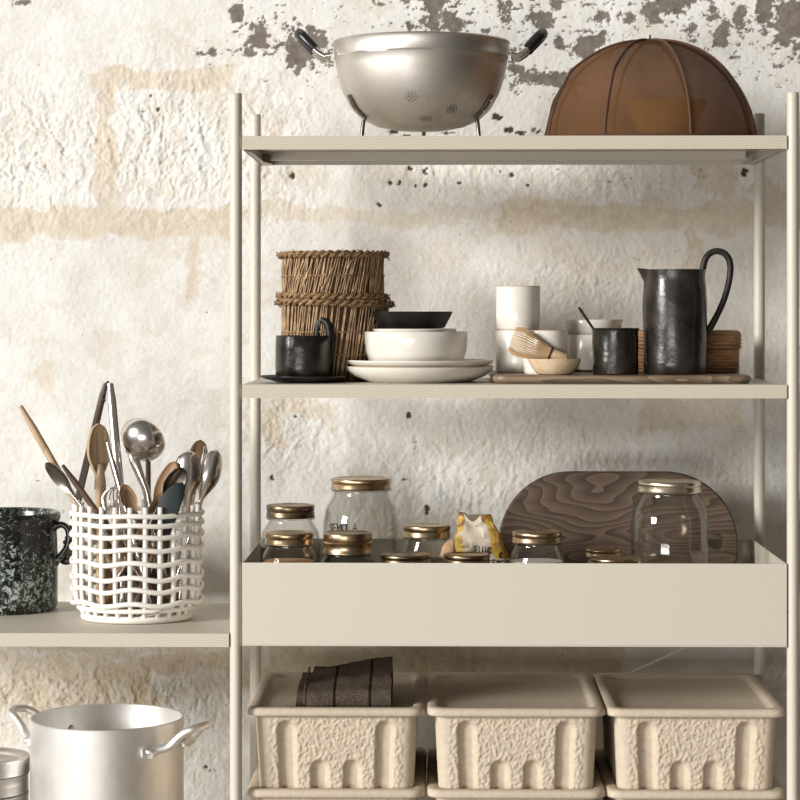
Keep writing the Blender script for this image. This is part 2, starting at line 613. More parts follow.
def shelf(x0, x1, z):
    b = B()
    b.box(x0, x1, YL + 0.0016, YB + 0.004, z - 0.0016, z)
    s = part('shelf', ub(b), MT['paint'], unit, bevel=0.0006)
    b = B()
    b.box(x0, x1, YL, YL + 0.0015, z - LIP, z)
    part('front_lip', ub(b), MT['perf'], s)
    b = B()
    b.box(x0, x1, YB + 0.004, YB + 0.0055, z - LIP * 0.95, z)
    part('back_lip', ub(b), MT['paint'], s)
    b = B()
    ym = YB - 0.055
    b.box(x0 + 0.02, x1 - 0.02, ym, ym + 0.0015, z - 0.014, z - 0.0016)
    b.box(x0 + 0.02, x1 - 0.02, ym, ym + 0.014, z - 0.0155, z - 0.014)
    part('stiffening_rail', ub(b), MT['paint'], s)
    for sx, xe in ((1, x0), (-1, x1)):
        b = B()
        xa, xb = sorted((xe, xe + sx * 0.0016))
        b.box(xa, xb, YL + 0.0016, YB + 0.004, z - LIP, z - 0.0016)
        out = []
        y0, y1, w = YL + 0.03, YB + 0.003, 0.020
        out = [(xe, y0), (xe, y1), (xe + sx * (w - 0.004), y1), (xe + sx * w, y1 - 0.004), (xe + sx * w, y1 - 0.03),
               (xe + sx * w * 0.8, y1 - 0.05), (xe + sx * 0.010, y1 - 0.09), (xe + sx * 0.010, y0 + 0.03)]
        b.loft([[(p[0], p[1], z - LIP) for p in out], [(p[0], p[1], z - LIP + 0.0016) for p in out]], True, True, True)
        part('side_bracket', ub(b), MT['paint'], s)


shelf(XS0, XS1, Z1)
shelf(XS0, XS1, Z2)
shelf(XS0, XS1, ZLOW)
shelf(XL - SPAN + PR + 0.001, XL - PR - 0.001, ZS)
shelf(XL - SPAN + PR + 0.001, XL - PR - 0.001, ZLOW)
shelf(XS0, XS1, 0.35)
shelf(XL - SPAN + PR + 0.001, XL - PR - 0.001, 0.35)

# deep tray
YT0, YT1 = YL, YB + 0.004
b = B()
t = 0.0018
b.box(XS0, XS1, YT0, YT1, Z3B, Z3B + t)
tray = part('tray', ub(b), MT['paint'], unit)
b = B(); b.box(XS0, XS1, YT0, YT0 + t, Z3B + t, Z3T); part('tray_front', ub(b), MT['paint'], tray, bevel=0.0005)
b = B(); b.box(XS0, XS1, YT1 - t, YT1, Z3B + t, Z3T); part('tray_back', ub(b), MT['paint'], tray)
for xe in (XS0, XS1 - t):
    b = B(); b.box(xe, xe + t, YT0 + t, YT1 - t, Z3B + t, Z3T); part('tray_side', ub(b), MT['paint'], tray)
ZT = Z3B + t
# wire cross brace behind the back posts
for (xa, za), (xb, zb) in (((XL, Zp(615, YB)), (XR, Zp(850, YB))), ((XR, Zp(615, YB)), (XL, Zp(850, YB)))):
    b = B()
    dy = 0.012 if xa < xb else 0.018
    b.tube([(xa, YB + dy, za), (xb, YB + dy, zb)], 0.0024, 8)
    part('cross_brace', ub(b), MT['paint'], unit)

# ------------------------------------------------------------------ wall
def hsh(ix, iy, s):
    h = (ix * 374761393 + iy * 668265263 + s * 974634541) & 0xffffffff
    h = ((h ^ (h >> 13)) * 1274126177) & 0xffffffff
    h = (h ^ (h >> 16)) & 0xffffffff
    return h.astype(np.float64) / 4294967295.0


def vn(x, y, s):
    ix, iy = np.floor(x).astype(np.int64), np.floor(y).astype(np.int64)
    fx, fy = x - ix, y - iy
    fx, fy = fx * fx * (3 - 2 * fx), fy * fy * (3 - 2 * fy)
    a, b_, c, d = hsh(ix, iy, s), hsh(ix + 1, iy, s), hsh(ix, iy + 1, s), hsh(ix + 1, iy + 1, s)
    return (a * (1 - fx) + b_ * fx) * (1 - fy) + (c * (1 - fx) + d * fx) * fy


def fbm(x, y, s, o=5, g=0.5):
    t_, a, n = 0, 1, 0
    for k in range(o):
        t_ = t_ + a * vn(x * 2 ** k + 17.3 * k, y * 2 ** k - 9.1 * k, s + k)
        n += a
        a *= g
    return t_ / n


def sst(a, b_, v):
    q = np.clip((v - a) / (b_ - a), 0, 1)
    return q * q * (3 - 2 * q)


def build_wall():
    # u, v are wall coordinates counted in units of 1/570 m from a corner of the visible patch
    U = 4.02 / F
    fine = np.arange(-50, 851, 1.15)
    us = np.concatenate([np.arange(-900, -260, 32.0), np.arange(-260, 961, 1.15), np.arange(970, 1700, 34.0)])
    vs = np.concatenate([np.arange(-800, -50, 34.0), fine, np.arange(861, 1300, 34.0)])
    vs[-1] = (CZ / U) + HOR
    u, v = np.meshgrid(us, vs)
    wu = u + 26 * (fbm(u / 40, v / 40, 11, 4) - .5) + 10 * (fbm(u / 9, v / 9, 15, 3) - .5)
    wv = v + 26 * (fbm(u / 40, v / 40, 12, 4) - .5) + 10 * (fbm(u / 9, v / 9, 16, 3) - .5)

    def rect(u0, v0, u1, v1, s=6.0):
        return np.minimum(np.minimum(sst(u0 - s, u0 + s, wu), 1 - sst(u1 - s, u1 + s, wu)),
                          np.minimum(sst(v0 - s, v0 + s, wv), 1 - sst(v1 - s, v1 + s, wv)))

    def blobs(lst):
        t_ = np.zeros_like(u)
        for cx, cy, rx, ry, k in lst:
            t_ = np.maximum(t_, k * np.exp(-((u - cx) / rx) ** 2 - ((v - cy) / ry) ** 2))
        return t_

    # --- tan mortar joints and bare stone
    tan = np.zeros_like(u)
    for r in ((-320, 206, 235, 238, .75), (88, 66, 235, 88, .7), (95, 66, 119, 215, .65), (188, 232, 204, 298, .7),
              (235, 205, 500, 226, .5), (500, 204, 860, 233, .9), (688, 228, 706, 292, .85),
              (640, 395, 745, 432, .6), (250, 395, 330, 420, .5), (-320, 640, 240, 652, .5), (130, 652, 240, 672, .9),
              (-60, 652, 130, 720, .55), (240, 640, 620, 690, .8), (330, 75, 420, 90, .3), (250, 130, 330, 190, .3),
              (745, 640, 790, 690, .4), (325, 395, 340, 470, .35), (480, 395, 500, 500, .25)):
        tan = np.maximum(tan, r[4] * rect(*r[:4]))
    blot = sst(.52, .68, fbm(u / 34, v / 34, 31, 5)) * blobs([(680, 185, 150, 34, 1), (540, 185, 80, 30, .5), (700, 415, 70, 26, .7),
                                                             (440, 300, 120, 70, .4), (690, 310, 90, 70, .5), (20, 380, 90, 60, .5),
                                                             (170, 110, 90, 60, .35), (40, 140, 80, 60, .3), (760, 150, 70, 60, .5),
                                                             (780, 480, 50, 100, .6), (110, 680, 160, 40, .8), (280, 430, 60, 50, .6)])
    edge_n = fbm(u / 30, v / 30, 34, 7, .66)
    cover = sst(.30, .36, tan + (edge_n - .5) * .75)
    tan = cover * np.clip(tan * .55 + .16, 0, .62)
    gen = sst(.565, .60, fbm(u / 55 + 5, v / 40, 41, 7, .68)) * 0.22
    grit = sst(.60, .66, fbm(u / 5, v / 5, 42, 4, .6)) * (.10 + .5 * fbm(u / 70, v / 70, 43, 2)) * .5
    blot = sst(.25, .55, blot) * .55
    side = sst(230, 420, u) * (1 - sst(330, 520, v)) * sst(60, 190, v)
    soft = side * (.10 + .55 * np.clip(fbm(u / 70, v / 50, 44, 6, .6) - .38, 0, 1))
    ochre = side * sst(.54, .60, fbm(u / 20, v / 16, 45, 6, .68)) * .34 * (1 - sst(215, 300, v) * .7)
    tan = np.maximum(np.maximum(tan, grit), np.maximum(blot, gen))
    tan = np.maximum(np.maximum(tan, soft), ochre)
    tan = tan * (0.7 + 0.6 * fbm(u / 7, v / 7, 33, 3))

    # --- grey undercoat showing through flaked paint
    G = [(238, 10, 9, 15, 1), (262, 38, 13, 22, 1), (252, 54, 13, 8, .9), (304, 47, 27, 21, 1.25), (320, 44, 16, 16, 1.0), (438, 12, 30, 24, .95), (455, 20, 18, 14, 1),
         (412, 26, 10, 7, .95), (508, 6, 12, 10, 1), (506, 22, 10, 9, 1), (540, 20, 18, 11, 1), (488, 31, 10, 5, .9),
         (555, 4, 14, 9, .9), (560, 43, 8, 8, 1), (584, 47, 18, 15, 1), (600, 22, 10, 14, .9), (516, 70, 14, 6, .9), (540, 78, 34, 9, 1), (566, 84, 16, 8, .9),
         (590, 45, 13, 12, 1), (628, 19, 10, 5, 1), (652, 8, 26, 14, 1), (668, 4, 30, 12, 1), (653, 20, 11, 6, .95),
         (690, 29, 8, 14, .95), (713, 14, 9, 20, 1), (722, 36, 11, 28, 1.0), (738, 18, 8, 16, .9), (765, 18, 14, 26, 1.1), (792, 22, 24, 34, 1.3),
         (790, -30, 40, 40, 1.3), (730, 52, 14, 10, .9), (630, 46, 10, 6, .75), (212, 52, 12, 9, .86), (420, -20, 60, 25, .9),
         (700, -30, 90, 28, 1.1), (560, -30, 60, 28, .9), (520, 52, 16, 8, .8), (20, 2, 12, 4, .8)]
    gsum = blobs(G)
    gn = fbm(u / 13, v / 13, 51, 6, .68)
    grey = sst(.58, .625, gsum * 0.95 + (gn - .5) * 1.9)
    gw = blobs([(a_, b_, c_ * 1.9, d_ * 1.9, e_) for a_, b_, c_, d_, e_ in G])
    flake = sst(.58, .64, gw * .42 + (fbm(u / 6, v / 4.5, 53, 5, .65) - .5) * 2.2)
    grey = np.maximum(grey, flake * sst(.12, .3, gw))
    # --- small dark flecks
    D = [(410, 169, 3.4, 3.4, 1), (426, 172, 4.0, 4.5, 1), (416, 186, 4.2, 2.2, 1), (399, 183, 3, 3, 1), (379, 205, 3.5, 2.4, .9),
         (426, 185, 2.5, 3, 1), (390, 183, 2.5, 2.5, .9), (460, 183, 3, 2, .9), (293, 176, 4, 4, .75), (500, 172, 3, 2, 1), (512, 175, 2.5, 3, 1),
         (744, 173, 5, 5, 1.0), (738, 186, 3, 2, .8), (497, 117, 6, 4, 1), (510, 130, 6, 4, .9), (520, 133, 8, 3, .95), (537, 131, 6, 5, 1), (392, 132, 8, 3, 1),
         (450, 133, 10, 2, .8), (404, 137, 10, 3, 1), (405, 480, 3.5, 4, 1), (470, 481, 3.5, 4, 1), (427, 510, 3.2, 6, 1), (409, 416, 3, 4, .9),
         (150, 96, 2.5, 4, .6), (157, 108, 3, 4, .6), (756, 80, 2, 2, .9), (700, 78, 2, 2, .8), (213, 772, 5, 3, .9), (205, 768, 3, 2, .8),
         (272, 478, 3, 5, .6), (447, 150, 3, 2, .8), (528, 185, 2.4, 2.4, .9), (630, 178, 3, 2, .6), (296, 416, 3, 3, .7)]
    dark = sst(.45, .6, blobs(D) * (1 + (fbm(u / 4.5, v / 4.5, 61, 4, .65) - .5) * 3.2))

    # --- relief
    rough = blobs([(165, 140, 75, 70, 1.0), (250, 150, 60, 70, .9), (35, 150, 70, 70, .8), (100, 690, 190, 50, 1.25), (640, 180, 160, 28, .7), (450, 170, 90, 40, .5),
                   (290, 430, 50, 60, .6), (430, 500, 130, 90, .45), (560, 440, 120, 70, .6), (600, 280, 120, 50, .35), (760, 480, 60, 120, .5), (790, 690, 50, 50, .8), (430, 660, 150, 30, .5),
                   (140, 770, 120, 60, .6)])
    streak = fbm(u / 7 + v / 26, v / 22, 71, 5, .55)
    crag = np.abs(fbm(u / 13 - v / 40, v / 11 + u / 22, 72, 5, .55) - .5) * 2
    fine_n = fbm(u / 3.4, v / 3.4, 73, 3)
    big = fbm(u / 80, v / 70, 74, 3)
    pits = sst(.63, .74, fbm(u / 6.5, v / 6.5, 75, 4))
    h = 0.006 * (big - .5) + 0.0007 * (fine_n - .5) + 0.0010 * (fbm(u / 16, v / 16, 76, 4) - .5)
    st2 = fbm(u / 9 + 3 * fbm(u / 25, v / 25, 81, 3), v / 24, 82, 5, .62)
    q_ = st2 * 9
    fl = np.floor(q_)
    terr = (fl + sst(.36, .64, q_ - fl)) / 9
    n5 = fbm(u / 24, v / 19 + .3 * u / 24, 83, 6, .6)
    q_ = n5 * 8
    fl = np.floor(q_)
    plate = (fl + sst(.42, .58, q_ - fl)) / 8
    gouge = 1 - sst(.0, .030, np.abs(st2 - .5))
    h += rough * (0.0085 * (terr - .5) + 0.0040 * (plate - .5) + 0.002 * (fine_n - .5) - .0016 * gouge)
    h += .0009 * (plate - .5) * (1 - .6 * rough.clip(0, 1))
    h += .0010 * (fbm(u / 2.2, v / 2.2, 84, 2) - .5) * (.4 + rough)
    h -= rough * pits * 0.002
    diag = fbm((u * .8 - v * .6) / 6, (u * .6 + v * .8) / 26, 77, 4)
    dz = blobs([(440, 460, 170, 60, 1), (600, 430, 90, 40, 1), (620, 260, 130, 45, .8), (190, 760, 90, 50, .8)])
    h += dz * 0.0007 * (diag - .5) * 2
    # long cracks in the left stone
    cr = np.abs(fbm((u * .85 + v * .52) / 60, (v * .85 - u * .52) / 15, 78, 3) - .5)
    crm = (1 - sst(.0, .022, cr)) * blobs([(40, 150, 75, 60, 1)])
    h -= crm * 0.0032
    h -= sst(.35, .8, tan) * 0.0011 + grey * 0.0007 + dark * 0.0012
    bed = sst(0.02, .5, rect(-60, 206, 235, 238))
    shade_edge = tan + 0.25 * crm + 0.22 * rough * sst(.47, .40, st2) + .16 * rough * gouge  # extra tan in cracks, gouges and hollows paints their shade into the colour
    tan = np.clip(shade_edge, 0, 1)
    x = X(400, YW) + (u - 400) * U
    z = CZ + (HOR - v) * U
    y = YW - h
    nv, nu = u.shape
    co = np.stack([x, y, z], -1).reshape(-1, 3).astype(np.float32)
    idx = np.arange(nv * nu).reshape(nv, nu)
    q = np.stack([idx[1:, :-1], idx[1:, 1:], idx[:-1, 1:], idx[:-1, :-1]], -1).reshape(-1, 4)
    me = bpy.data.meshes.new('wall_back')
    me.vertices.add(len(co))
    me.vertices.foreach_set('co', co.ravel())
    me.loops.add(q.size)
    me.loops.foreach_set('vertex_index', q.ravel().astype(np.int32))
    me.polygons.add(len(q))
    me.polygons.foreach_set('loop_start', np.arange(0, q.size, 4, dtype=np.int32))
    me.polygons.foreach_set('loop_total', np.full(len(q), 4, dtype=np.int32))
    me.polygons.foreach_set('use_smooth', np.ones(len(q), dtype=bool))
    me.update()
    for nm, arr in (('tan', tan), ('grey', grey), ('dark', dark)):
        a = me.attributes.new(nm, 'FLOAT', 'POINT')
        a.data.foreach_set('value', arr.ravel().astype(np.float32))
    m, nt, p = nodes_of('flaking_lime_plaster')
    L = nt.links
    p.inputs['Roughness'].default_value = 0.92
    p.inputs['Specular IOR Level'].default_value = 0.15
    tc = add(nt, 'ShaderNodeTexCoord')
    n1 = add(nt, 'ShaderNodeTexNoise', Scale=16, Detail=9, Roughness=0.65)
    n2 = add(nt, 'ShaderNodeTexNoise', Scale=160, Detail=5, Roughness=0.65)
    n3 = add(nt, 'ShaderNodeTexNoise', Scale=60, Detail=6, Roughness=0.7)
    for n in (n1, n2, n3):
        L.new(tc.outputs['Object'], n.inputs['Vector'])
    base = ramp(nt, n1.outputs['Fac'], [(0.3, (0.70, 0.675, 0.625)), (0.55, (0.765, 0.75, 0.715)), (0.75, (0.80, 0.79, 0.765))])
    tanc = ramp(nt, n3.outputs['Fac'], [(0.3, (0.50, 0.38, 0.23)), (0.55, (0.60, 0.48, 0.315)), (0.75, (0.68, 0.575, 0.42))])
    greyc = ramp(nt, n3.outputs['Fac'], [(0.3, (0.135, 0.112, 0.094)), (0.6, (0.225, 0.195, 0.17)), (0.78, (0.36, 0.32, 0.28))])

    def mix(a_, b_, fac):
        mx = add(nt, 'ShaderNodeMix', data_type='RGBA')
        L.new(a_, mx.inputs[6])
        if isinstance(b_, tuple):
            mx.inputs[7].default_value = rgba(b_)
        else:
            L.new(b_, mx.inputs[7])
        L.new(fac, mx.inputs[0])
        return mx.outputs[2]
    fa = {k: add(nt, 'ShaderNodeAttribute', attribute_name=k).outputs['Fac'] for k in ('tan', 'grey', 'dark')}
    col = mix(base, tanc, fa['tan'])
    col = mix(col, greyc, fa['grey'])
    col = mix(col, (0.075, 0.058, 0.045), fa['dark'])
    L.new(col, p.inputs['Base Color'])
    bu = add(nt, 'ShaderNodeBump', Strength=0.5, Distance=0.0015)
    L.new(n2.outputs['Fac'], bu.inputs['Height'])
    L.new(bu.outputs['Normal'], p.inputs['Normal'])
    me.materials.append(m)
    o = bpy.data.objects.new('wall_back', me)
    o['kind'] = 'structure'
    C.objects.link(o)


build_wall()
b = B(); b.box(-2.8, 2.8, -1.0, 4.2, -0.05, 0.0)
struct('floor', b, M('grey_concrete_floor', (0.34, 0.29, 0.24), 0.8, col2=(0.26, 0.22, 0.18), scale=6))


# ------------------------------------------------------------------ top shelf: colander
def colander():
    Y = 3.66
    s = Y / F
    cx = X(421, Y)
    o = thing('colander', 'large worn aluminium footed colander with two black-gripped handles on the top shelf', 'colander', (cx, Y, Z1))
    zz = lambda py: Zp(py, Y, 421) - Z1
    prof = [(88.0, 42), (89, 43.5), (88, 45.5), (86.8, 57), (87.4, 58.3), (86.2, 60.0), (85.2, 68), (82.5, 80), (77.5, 95), (69, 110), (58, 120), (44, 126.5),
            (26, 130), (0, 131)]
    outer = [(r * s, zz(py)) for r, py in prof]
    inner = [(max(0, r - 0.003), z + (0.003 if i > 8 else 0.0)) for i, (r, z) in enumerate(outer)]
    b = B()
    b.lathe(outer + inner[::-1], 72, wob=lambda a, z: 0.003 * math.sin(3 * a + 1) + 0.002 * math.sin(7 * a))
    bowl = part('bowl', b, MT['alu'], o, angle=60)

    def surf(ang, py):
        """point on the bowl at an angle (0 = right, -90 = camera) and a profile row"""
        for (r0, p0), (r1, p1) in zip(prof, prof[1:]):
            if p0 <= py <= p1:
                k = (py - p0) / (p1 - p0)
                r = r0 + (r1 - r0) * k
                return Vector((r * s * math.cos(ang), r * s * math.sin(ang), zz(py)))

    def normal(ang, py):
        a = surf(ang, py - 1)
        c = surf(ang, py + 1)
        tz = (c - a).normalized()
        ta = Vector((-math.sin(ang), math.cos(ang), 0))
        n = ta.cross(tz).normalized()
        return n if n.dot(Vector((math.cos(ang), math.sin(ang), -.3))) > 0 else -n
    for ang, py in ((-97, 103), (-62, 114), (-84, 123)):
        b = B()
        ang = math.radians(ang)
        c = surf(ang, py)
        n = normal(ang, py)
        u = Vector((-math.sin(ang), math.cos(ang), 0))
        v = n.cross(u).normalized()
        for ring, cnt in ((0, 1), (0.0042, 6), (0.0082, 9)):
            for k in range(cnt):
                a = 2 * PI * k / cnt
                p = c + u * ring * math.cos(a) + v * ring * math.sin(a)
                d = n * 0.0006
                b.tube([p - d * 3, p + d * 1.2], 0.00105, 8)
        part('drain_holes', b, MT['hole'], bowl)
    # handles, on a diagonal axis
    for sgn, rot in ((1, -0.05), (-1, PI + 0.05)):
        ca, sa = math.cos(rot), math.sin(rot)

        def w(r, y, z):
            return Vector((r * ca - y * sa, r * sa + y * ca, z))
        R = 0.1415
        zb = zz(57)
        arms = []
        for yy in (-0.022, 0.022):
            b = B()
            arms.append(b)
            b.tube([w(R - 0.001, yy, zb + 0.009), w(R + 0.006, yy, zb + 0.008), w(R + 0.006, yy, zb - 0.010), w(R - 0.002, yy, zb - 0.012)], 0.004, 10, flat=.6)
            b.tube([w(R + 0.003, yy, zb), w(R + 0.014, yy, zb - 0.002), w(R + 0.026, yy * .98, zb + 0.006), w(R + 0.036, yy * .95, zb + 0.017)],
                   [0.0062, .0055, .0052, .0052], 12)
            b.ball(w(R + 0.010, yy, zb + 0.001), 0.0035, 10)
        b = B()
        p = [w(R + 0.028, -0.021, zb + 0.010), w(R + 0.047, -0.018, zb + 0.030), w(R + 0.052, -0.009, zb + 0.035), w(R + 0.052, 0.009, zb + 0.035),
             w(R + 0.047, 0.018, zb + 0.030), w(R + 0.028, 0.021, zb + 0.010)]
        b.tube(p, [0.0078, 0.0085, 0.0088, 0.0088, 0.0085, 0.0078], 14)
        h = part('handle', b, MT['blackgrip'], o)
        for bb in arms:
            part('handle_arm', bb, MT['steel'], h)
    # three riveted wire legs
    for ang in (-158, -24, 88):
        a = math.radians(ang)
        b = B()
        pts = [surf(a, py) + normal(a, py) * 0.002 for py in (97, 103, 109, 115, 119)]
        b.tube(pts, [.006, .0075, .0075, .007, .006], 10, flat=0.25, up=normal(a, 108))
        e = pts[-1]
        d = Vector((math.cos(a), math.sin(a), 0))
        b.tube([e - d * 0.002 + Vector((0, 0, .004)), e + Vector((0, 0, -.004)) + d * .002, Vector((e.x, e.y, 0.0)) + d * 0.006], 0.0034, 10)
        leg = part('leg', b, MT['darksteel'], o)
        b = B()
        for py in (102, 112):
            b.ball(surf(a, py) + normal(a, py) * 0.004, 0.0026, 8)
        part('rivet', b, MT['steel'], leg)


colander()


# ------------------------------------------------------------------ food cover and the bowl beneath
def hood():
    Y = 3.685
    s = Y / F
    cx = X(650, Y)
    R = 106.5 * s
    Ht = Zp(42, Y) - Z1
    o = thing('food_cover', 'domed brown gauze food cover with piped seams at right end of the top shelf', 'food cover', (cx, Y, Z1 + 0.001))
    NR = 8

    def P(a, t):
        # t 0 base .. 1 apex
        e = t * PI / 2
        r = R * math.cos(e) ** 0.92
        z = Ht * math.sin(e) ** 1.0
        g = abs(math.sin((a - A0) * NR / 2))
        sag = 0.02 * g * math.sin(2 * e)
        wr = 0
        if math.cos(a) < -0.2:
            wr = (0.012 * math.sin(a * 9 + t * 17) + .006 * math.sin(a * 23 - t * 30)) * math.sin(PI * t) + 0.020 * math.sin(t * 7 + 4.2) * math.sin(PI * t)
        k = 1 - sag + wr
        return Vector((r * k * math.cos(a), r * k * math.sin(a), z * (1 - sag * .5)))
    A0 = math.radians(-74)
    b = B()
    rows = []
    n, m = 96, 28
    for j in range(m):
        t = j / m
        rows.append([P(2 * PI * i / n, t) for i in range(n)])
    R_ = b.loft(rows, True)
    top = b.bm.verts.new((0, 0, Ht))
    for i in range(n):
        b.face((R_[-1][i], R_[-1][(i + 1) % n], top))
    part('gauze_dome', b, MT['grass_hood'], o, angle=180)
    for k in range(NR):
        a = A0 + 2 * PI * k / NR
        b = B()
        b.tube([P(a, j / 24 * .985) * 1.004 + Vector((0, 0, 0.0005)) for j in range(25)], 0.0022, 8)
        part('seam', b, MT['hoodrib'], o)
    b = B()
    b.tube([(R * 1.002 * math.cos(2 * PI * i / 72), R * 1.002 * math.sin(2 * PI * i / 72), 0.0022) for i in range(72)], 0.0026, 8, closed=True)
    part('hem', b, MT['hoodrib'], o)
    b = B()
    b.lathe([(0, Ht - 0.002), (0.022, Ht - .003), (0.023, Ht - .001), (0.017, Ht + .002), (0.002, Ht + .004), (0.0012, Ht + .010), (0, Ht + .0105)], 20)
    part('finial', b, MT['hoodrib'], o)
    Yb = 3.69
    w = thing('woven_bowl', 'golden flared bowl showing faintly through the brown food cover', 'bowl', (X(666, Yb), Yb, Z1))
    sb = Yb / F
    h = Zp(103, Yb) - Z1
    b = B()
    b.lathe([(0, 0), (24 * sb, 0), (40 * sb, h), (38.5 * sb, h), (23 * sb, .004), (0, .004)], 40)
    part('body', b, MT['goldbowl'], w)
    b = B()
    b.tube([(39.5 * sb * math.cos(2 * PI * i / 48), 39.5 * sb * math.sin(2 * PI * i / 48), h) for i in range(48)], 0.0022, 8, closed=True)
    part('rim', b, MT['goldbowl'], w)


hood()


# ------------------------------------------------------------------ second shelf: woven baskets
def braid(b, r, z, th, turns, tilt=0.0, n=260):
    for ph in (0, PI):
        pts = []
        for i in range(n):
            a = 2 * PI * i / n
            q = a * turns + ph
            pts.append(((r + th * .75 * math.cos(q)) * math.cos(a), (r + th * .75 * math.cos(q)) * math.sin(a),
                        z + th * .75 * math.sin(q) + tilt * math.cos(a)))
        b.tube(pts, th * .72, 6, closed=True)


def fray(b, r, z, k, rng, l0=.004, l1=.011):
    for i in range(k):
        a = rng.uniform(0, 2 * PI)
        d = Vector((math.cos(a), math.sin(a), 0))
        tn = Vector((-math.sin(a), math.cos(a), 0))
        p = d * r + Vector((0, 0, z + rng.uniform(-.004, .004)))
        e = p + d * rng.uniform(.002, l0) + tn * rng.uniform(-l1, l1) + Vector((0, 0, rng.uniform(-.007, .006)))
        b.tube([p, e], 0.0009, 4)


def basket(name, label, cx, Y, z0, r0, r1, h, rims, coils, seed):
    rng = random.Random(seed)
    o = thing(name, label, 'basket', (cx, Y, z0), group='woven straw baskets')
    b = B()
    b.lathe([(0, .001), (r0 * .97, .001), (r1 * .97, h), (r1 * .93, h), (r0 * .93, .004), (0, .004)], 48)
    body = part('body', b, MT['reeddark'], o)
    b = B()
    N = 118
    for i in range(N):
        a = 2 * PI * i / N + rng.uniform(-.02, .02)
        sl = rng.uniform(0.10, 0.26)
        pts = []
        for k in range(4):
            t = k / 3
            r = (r0 + (r1 - r0) * t) + rng.uniform(-.0008, .0014)
            aa = a + sl * (t - .5)
            pts.append((r * math.cos(aa), r * math.sin(aa), .0015 + (h - .002) * t))
        b.tube(pts, rng.uniform(.0009, .0016), 5)
    part('reeds', b, MT['reed'], o)
    b = B()
    for i in range(46):
        a = rng.uniform(0, 2 * PI)
        sl = rng.uniform(.18, .42)
        t0, t1 = sorted((rng.uniform(0, .5), rng.uniform(.5, 1)))
        pts = []
        for k in range(5):
            t = t0 + (t1 - t0) * k / 4
            r = (r0 + (r1 - r0) * t) + .0016 + .0012 * math.sin(PI * k / 4)
            pts.append((r * math.cos(a + sl * (t - .5)), r * math.sin(a + sl * (t - .5)), .002 + (h - .003) * t))
        b.tube(pts, rng.uniform(.0006, .0010), 5)
    s_ = part('loose_straws', b, MT['palestraw'], o)
    s_['kind'] = 'stuff'
    for zr, rr, th, tilt in rims:
        b = B()
        braid(b, rr, zr, th, 21, tilt)
        fray(b, rr + th, zr, 70, rng)
        part('braided_rim', b, MT['braid'], o)
    for zc, rc in coils:
        b = B()
        braid(b, rc, zc, 0.0012, 34, 0.001, 200)
        part('binding_cord', b, MT['braid'], o)


def baskets():
    Y = 3.71
    s = Y / F
    cx = X(335, Y)
    zz = lambda py: Zp(py, Y, 335)
    hl = zz(302) - Z2
    basket('straw_basket', 'brown woven straw basket at the bottom of the pair, behind the black mug', cx, Y, Z2 + .0005, 51.5 * s, 53 * s, hl,
           [(hl - 0.002, 56.0 * s, 0.0044, -.002)], [(hl * .33, 53 * s), (hl * .62, 53.2 * s)], 3)
    zu = Z2 + hl + 0.0045
    hu = zz(255) - zu
    basket('straw_basket', 'brown woven straw basket stacked on top of another, with frayed top rim', cx - 2 * s, Y, zu, 50 * s, 49.5 * s, hu,
           [(hu, 52.5 * s, 0.0042, .001), (.0045, 53.0 * s, 0.0040, -.001)], [(hu * .52, 51 * s)], 4)


baskets()


# ------------------------------------------------------------------ second shelf: crockery
def turned(prof, mat, name, parent, n=64, wob=None, angle=50, loc=None):
    b = B()
    b.lathe(prof, n, wob=wob)
    return part(name, b, mat, parent, angle=angle, loc=loc)


def black_mug():
    Y = 3.60
    s = Y / F
    cx = X(303, Y)
    sa = thing('saucer', 'flat black stoneware saucer under the black mug', 'saucer', (cx, Y, Z2))
    r = 43.5 * s
    turned([(0, .001), (r * .55, 0), (r * .6, .001), (r * .9, .0065), (r, .0095), (r * .995, .011), (r * .9, .0085), (r * .6, .005), (0, .0045)], MT['black'], 'dish', sa)
    z0 = Z2 + 0.0052
    zz = lambda py: Zp(py, Y, 303) - z0
    m = thing('mug', 'matte black stoneware mug with a loop handle standing on the saucer', 'mug', (cx, Y, z0))
    R = 27.6 * s
    h = zz(335.5)
    wob = lambda a, z: 0.010 * math.sin(2 * a + z * 40) * (z / h) + .006 * math.sin(3 * a - z * 60)
    turned([(0, 0), (R * .92, 0), (R * .985, .003), (R, h * .3), (R * .99, h * .7), (R * .99, h - .001), (R * .975, h), (R * .93, h - .002), (R * .92, .006), (0, .005)],
           MT['blackglaze'], 'cup', m, wob=wob)
    b = B()
    # tall loop handle, attached at the back right
    pts = []
    for k in range(15):
        t = k / 14
        a = PI * t
        pts.append(Vector(((11.0 + 6.5 * (1 - math.cos(a)) / 1.0) * s, 0.006 + 0.004 * t, h * .55 + (h * .45 + 0.010) * math.sin(a) ** .55 + (-.006 if t > .9 else 0))))
    pts = [Vector((13.5 * s, .032, h * .90)), Vector((14 * s, .032, h + .012)), Vector((15.2 * s, .032, h + .020)), Vector((18 * s, .031, h + .0245)), Vector((21.5 * s, .029, h + .022)),
           Vector((24.5 * s, .026, h + .017)), Vector((26.5 * s, .023, h + .003)), Vector((27 * s, .020, h * .7)), Vector((25.5 * s, .017, h * .42)), Vector((23.5 * s, .015, h * .3))]
    b.tube(pts, [.0068] * 10, 14, sm=4)
    part('handle', b, MT['black'], m, angle=80)


black_mug()


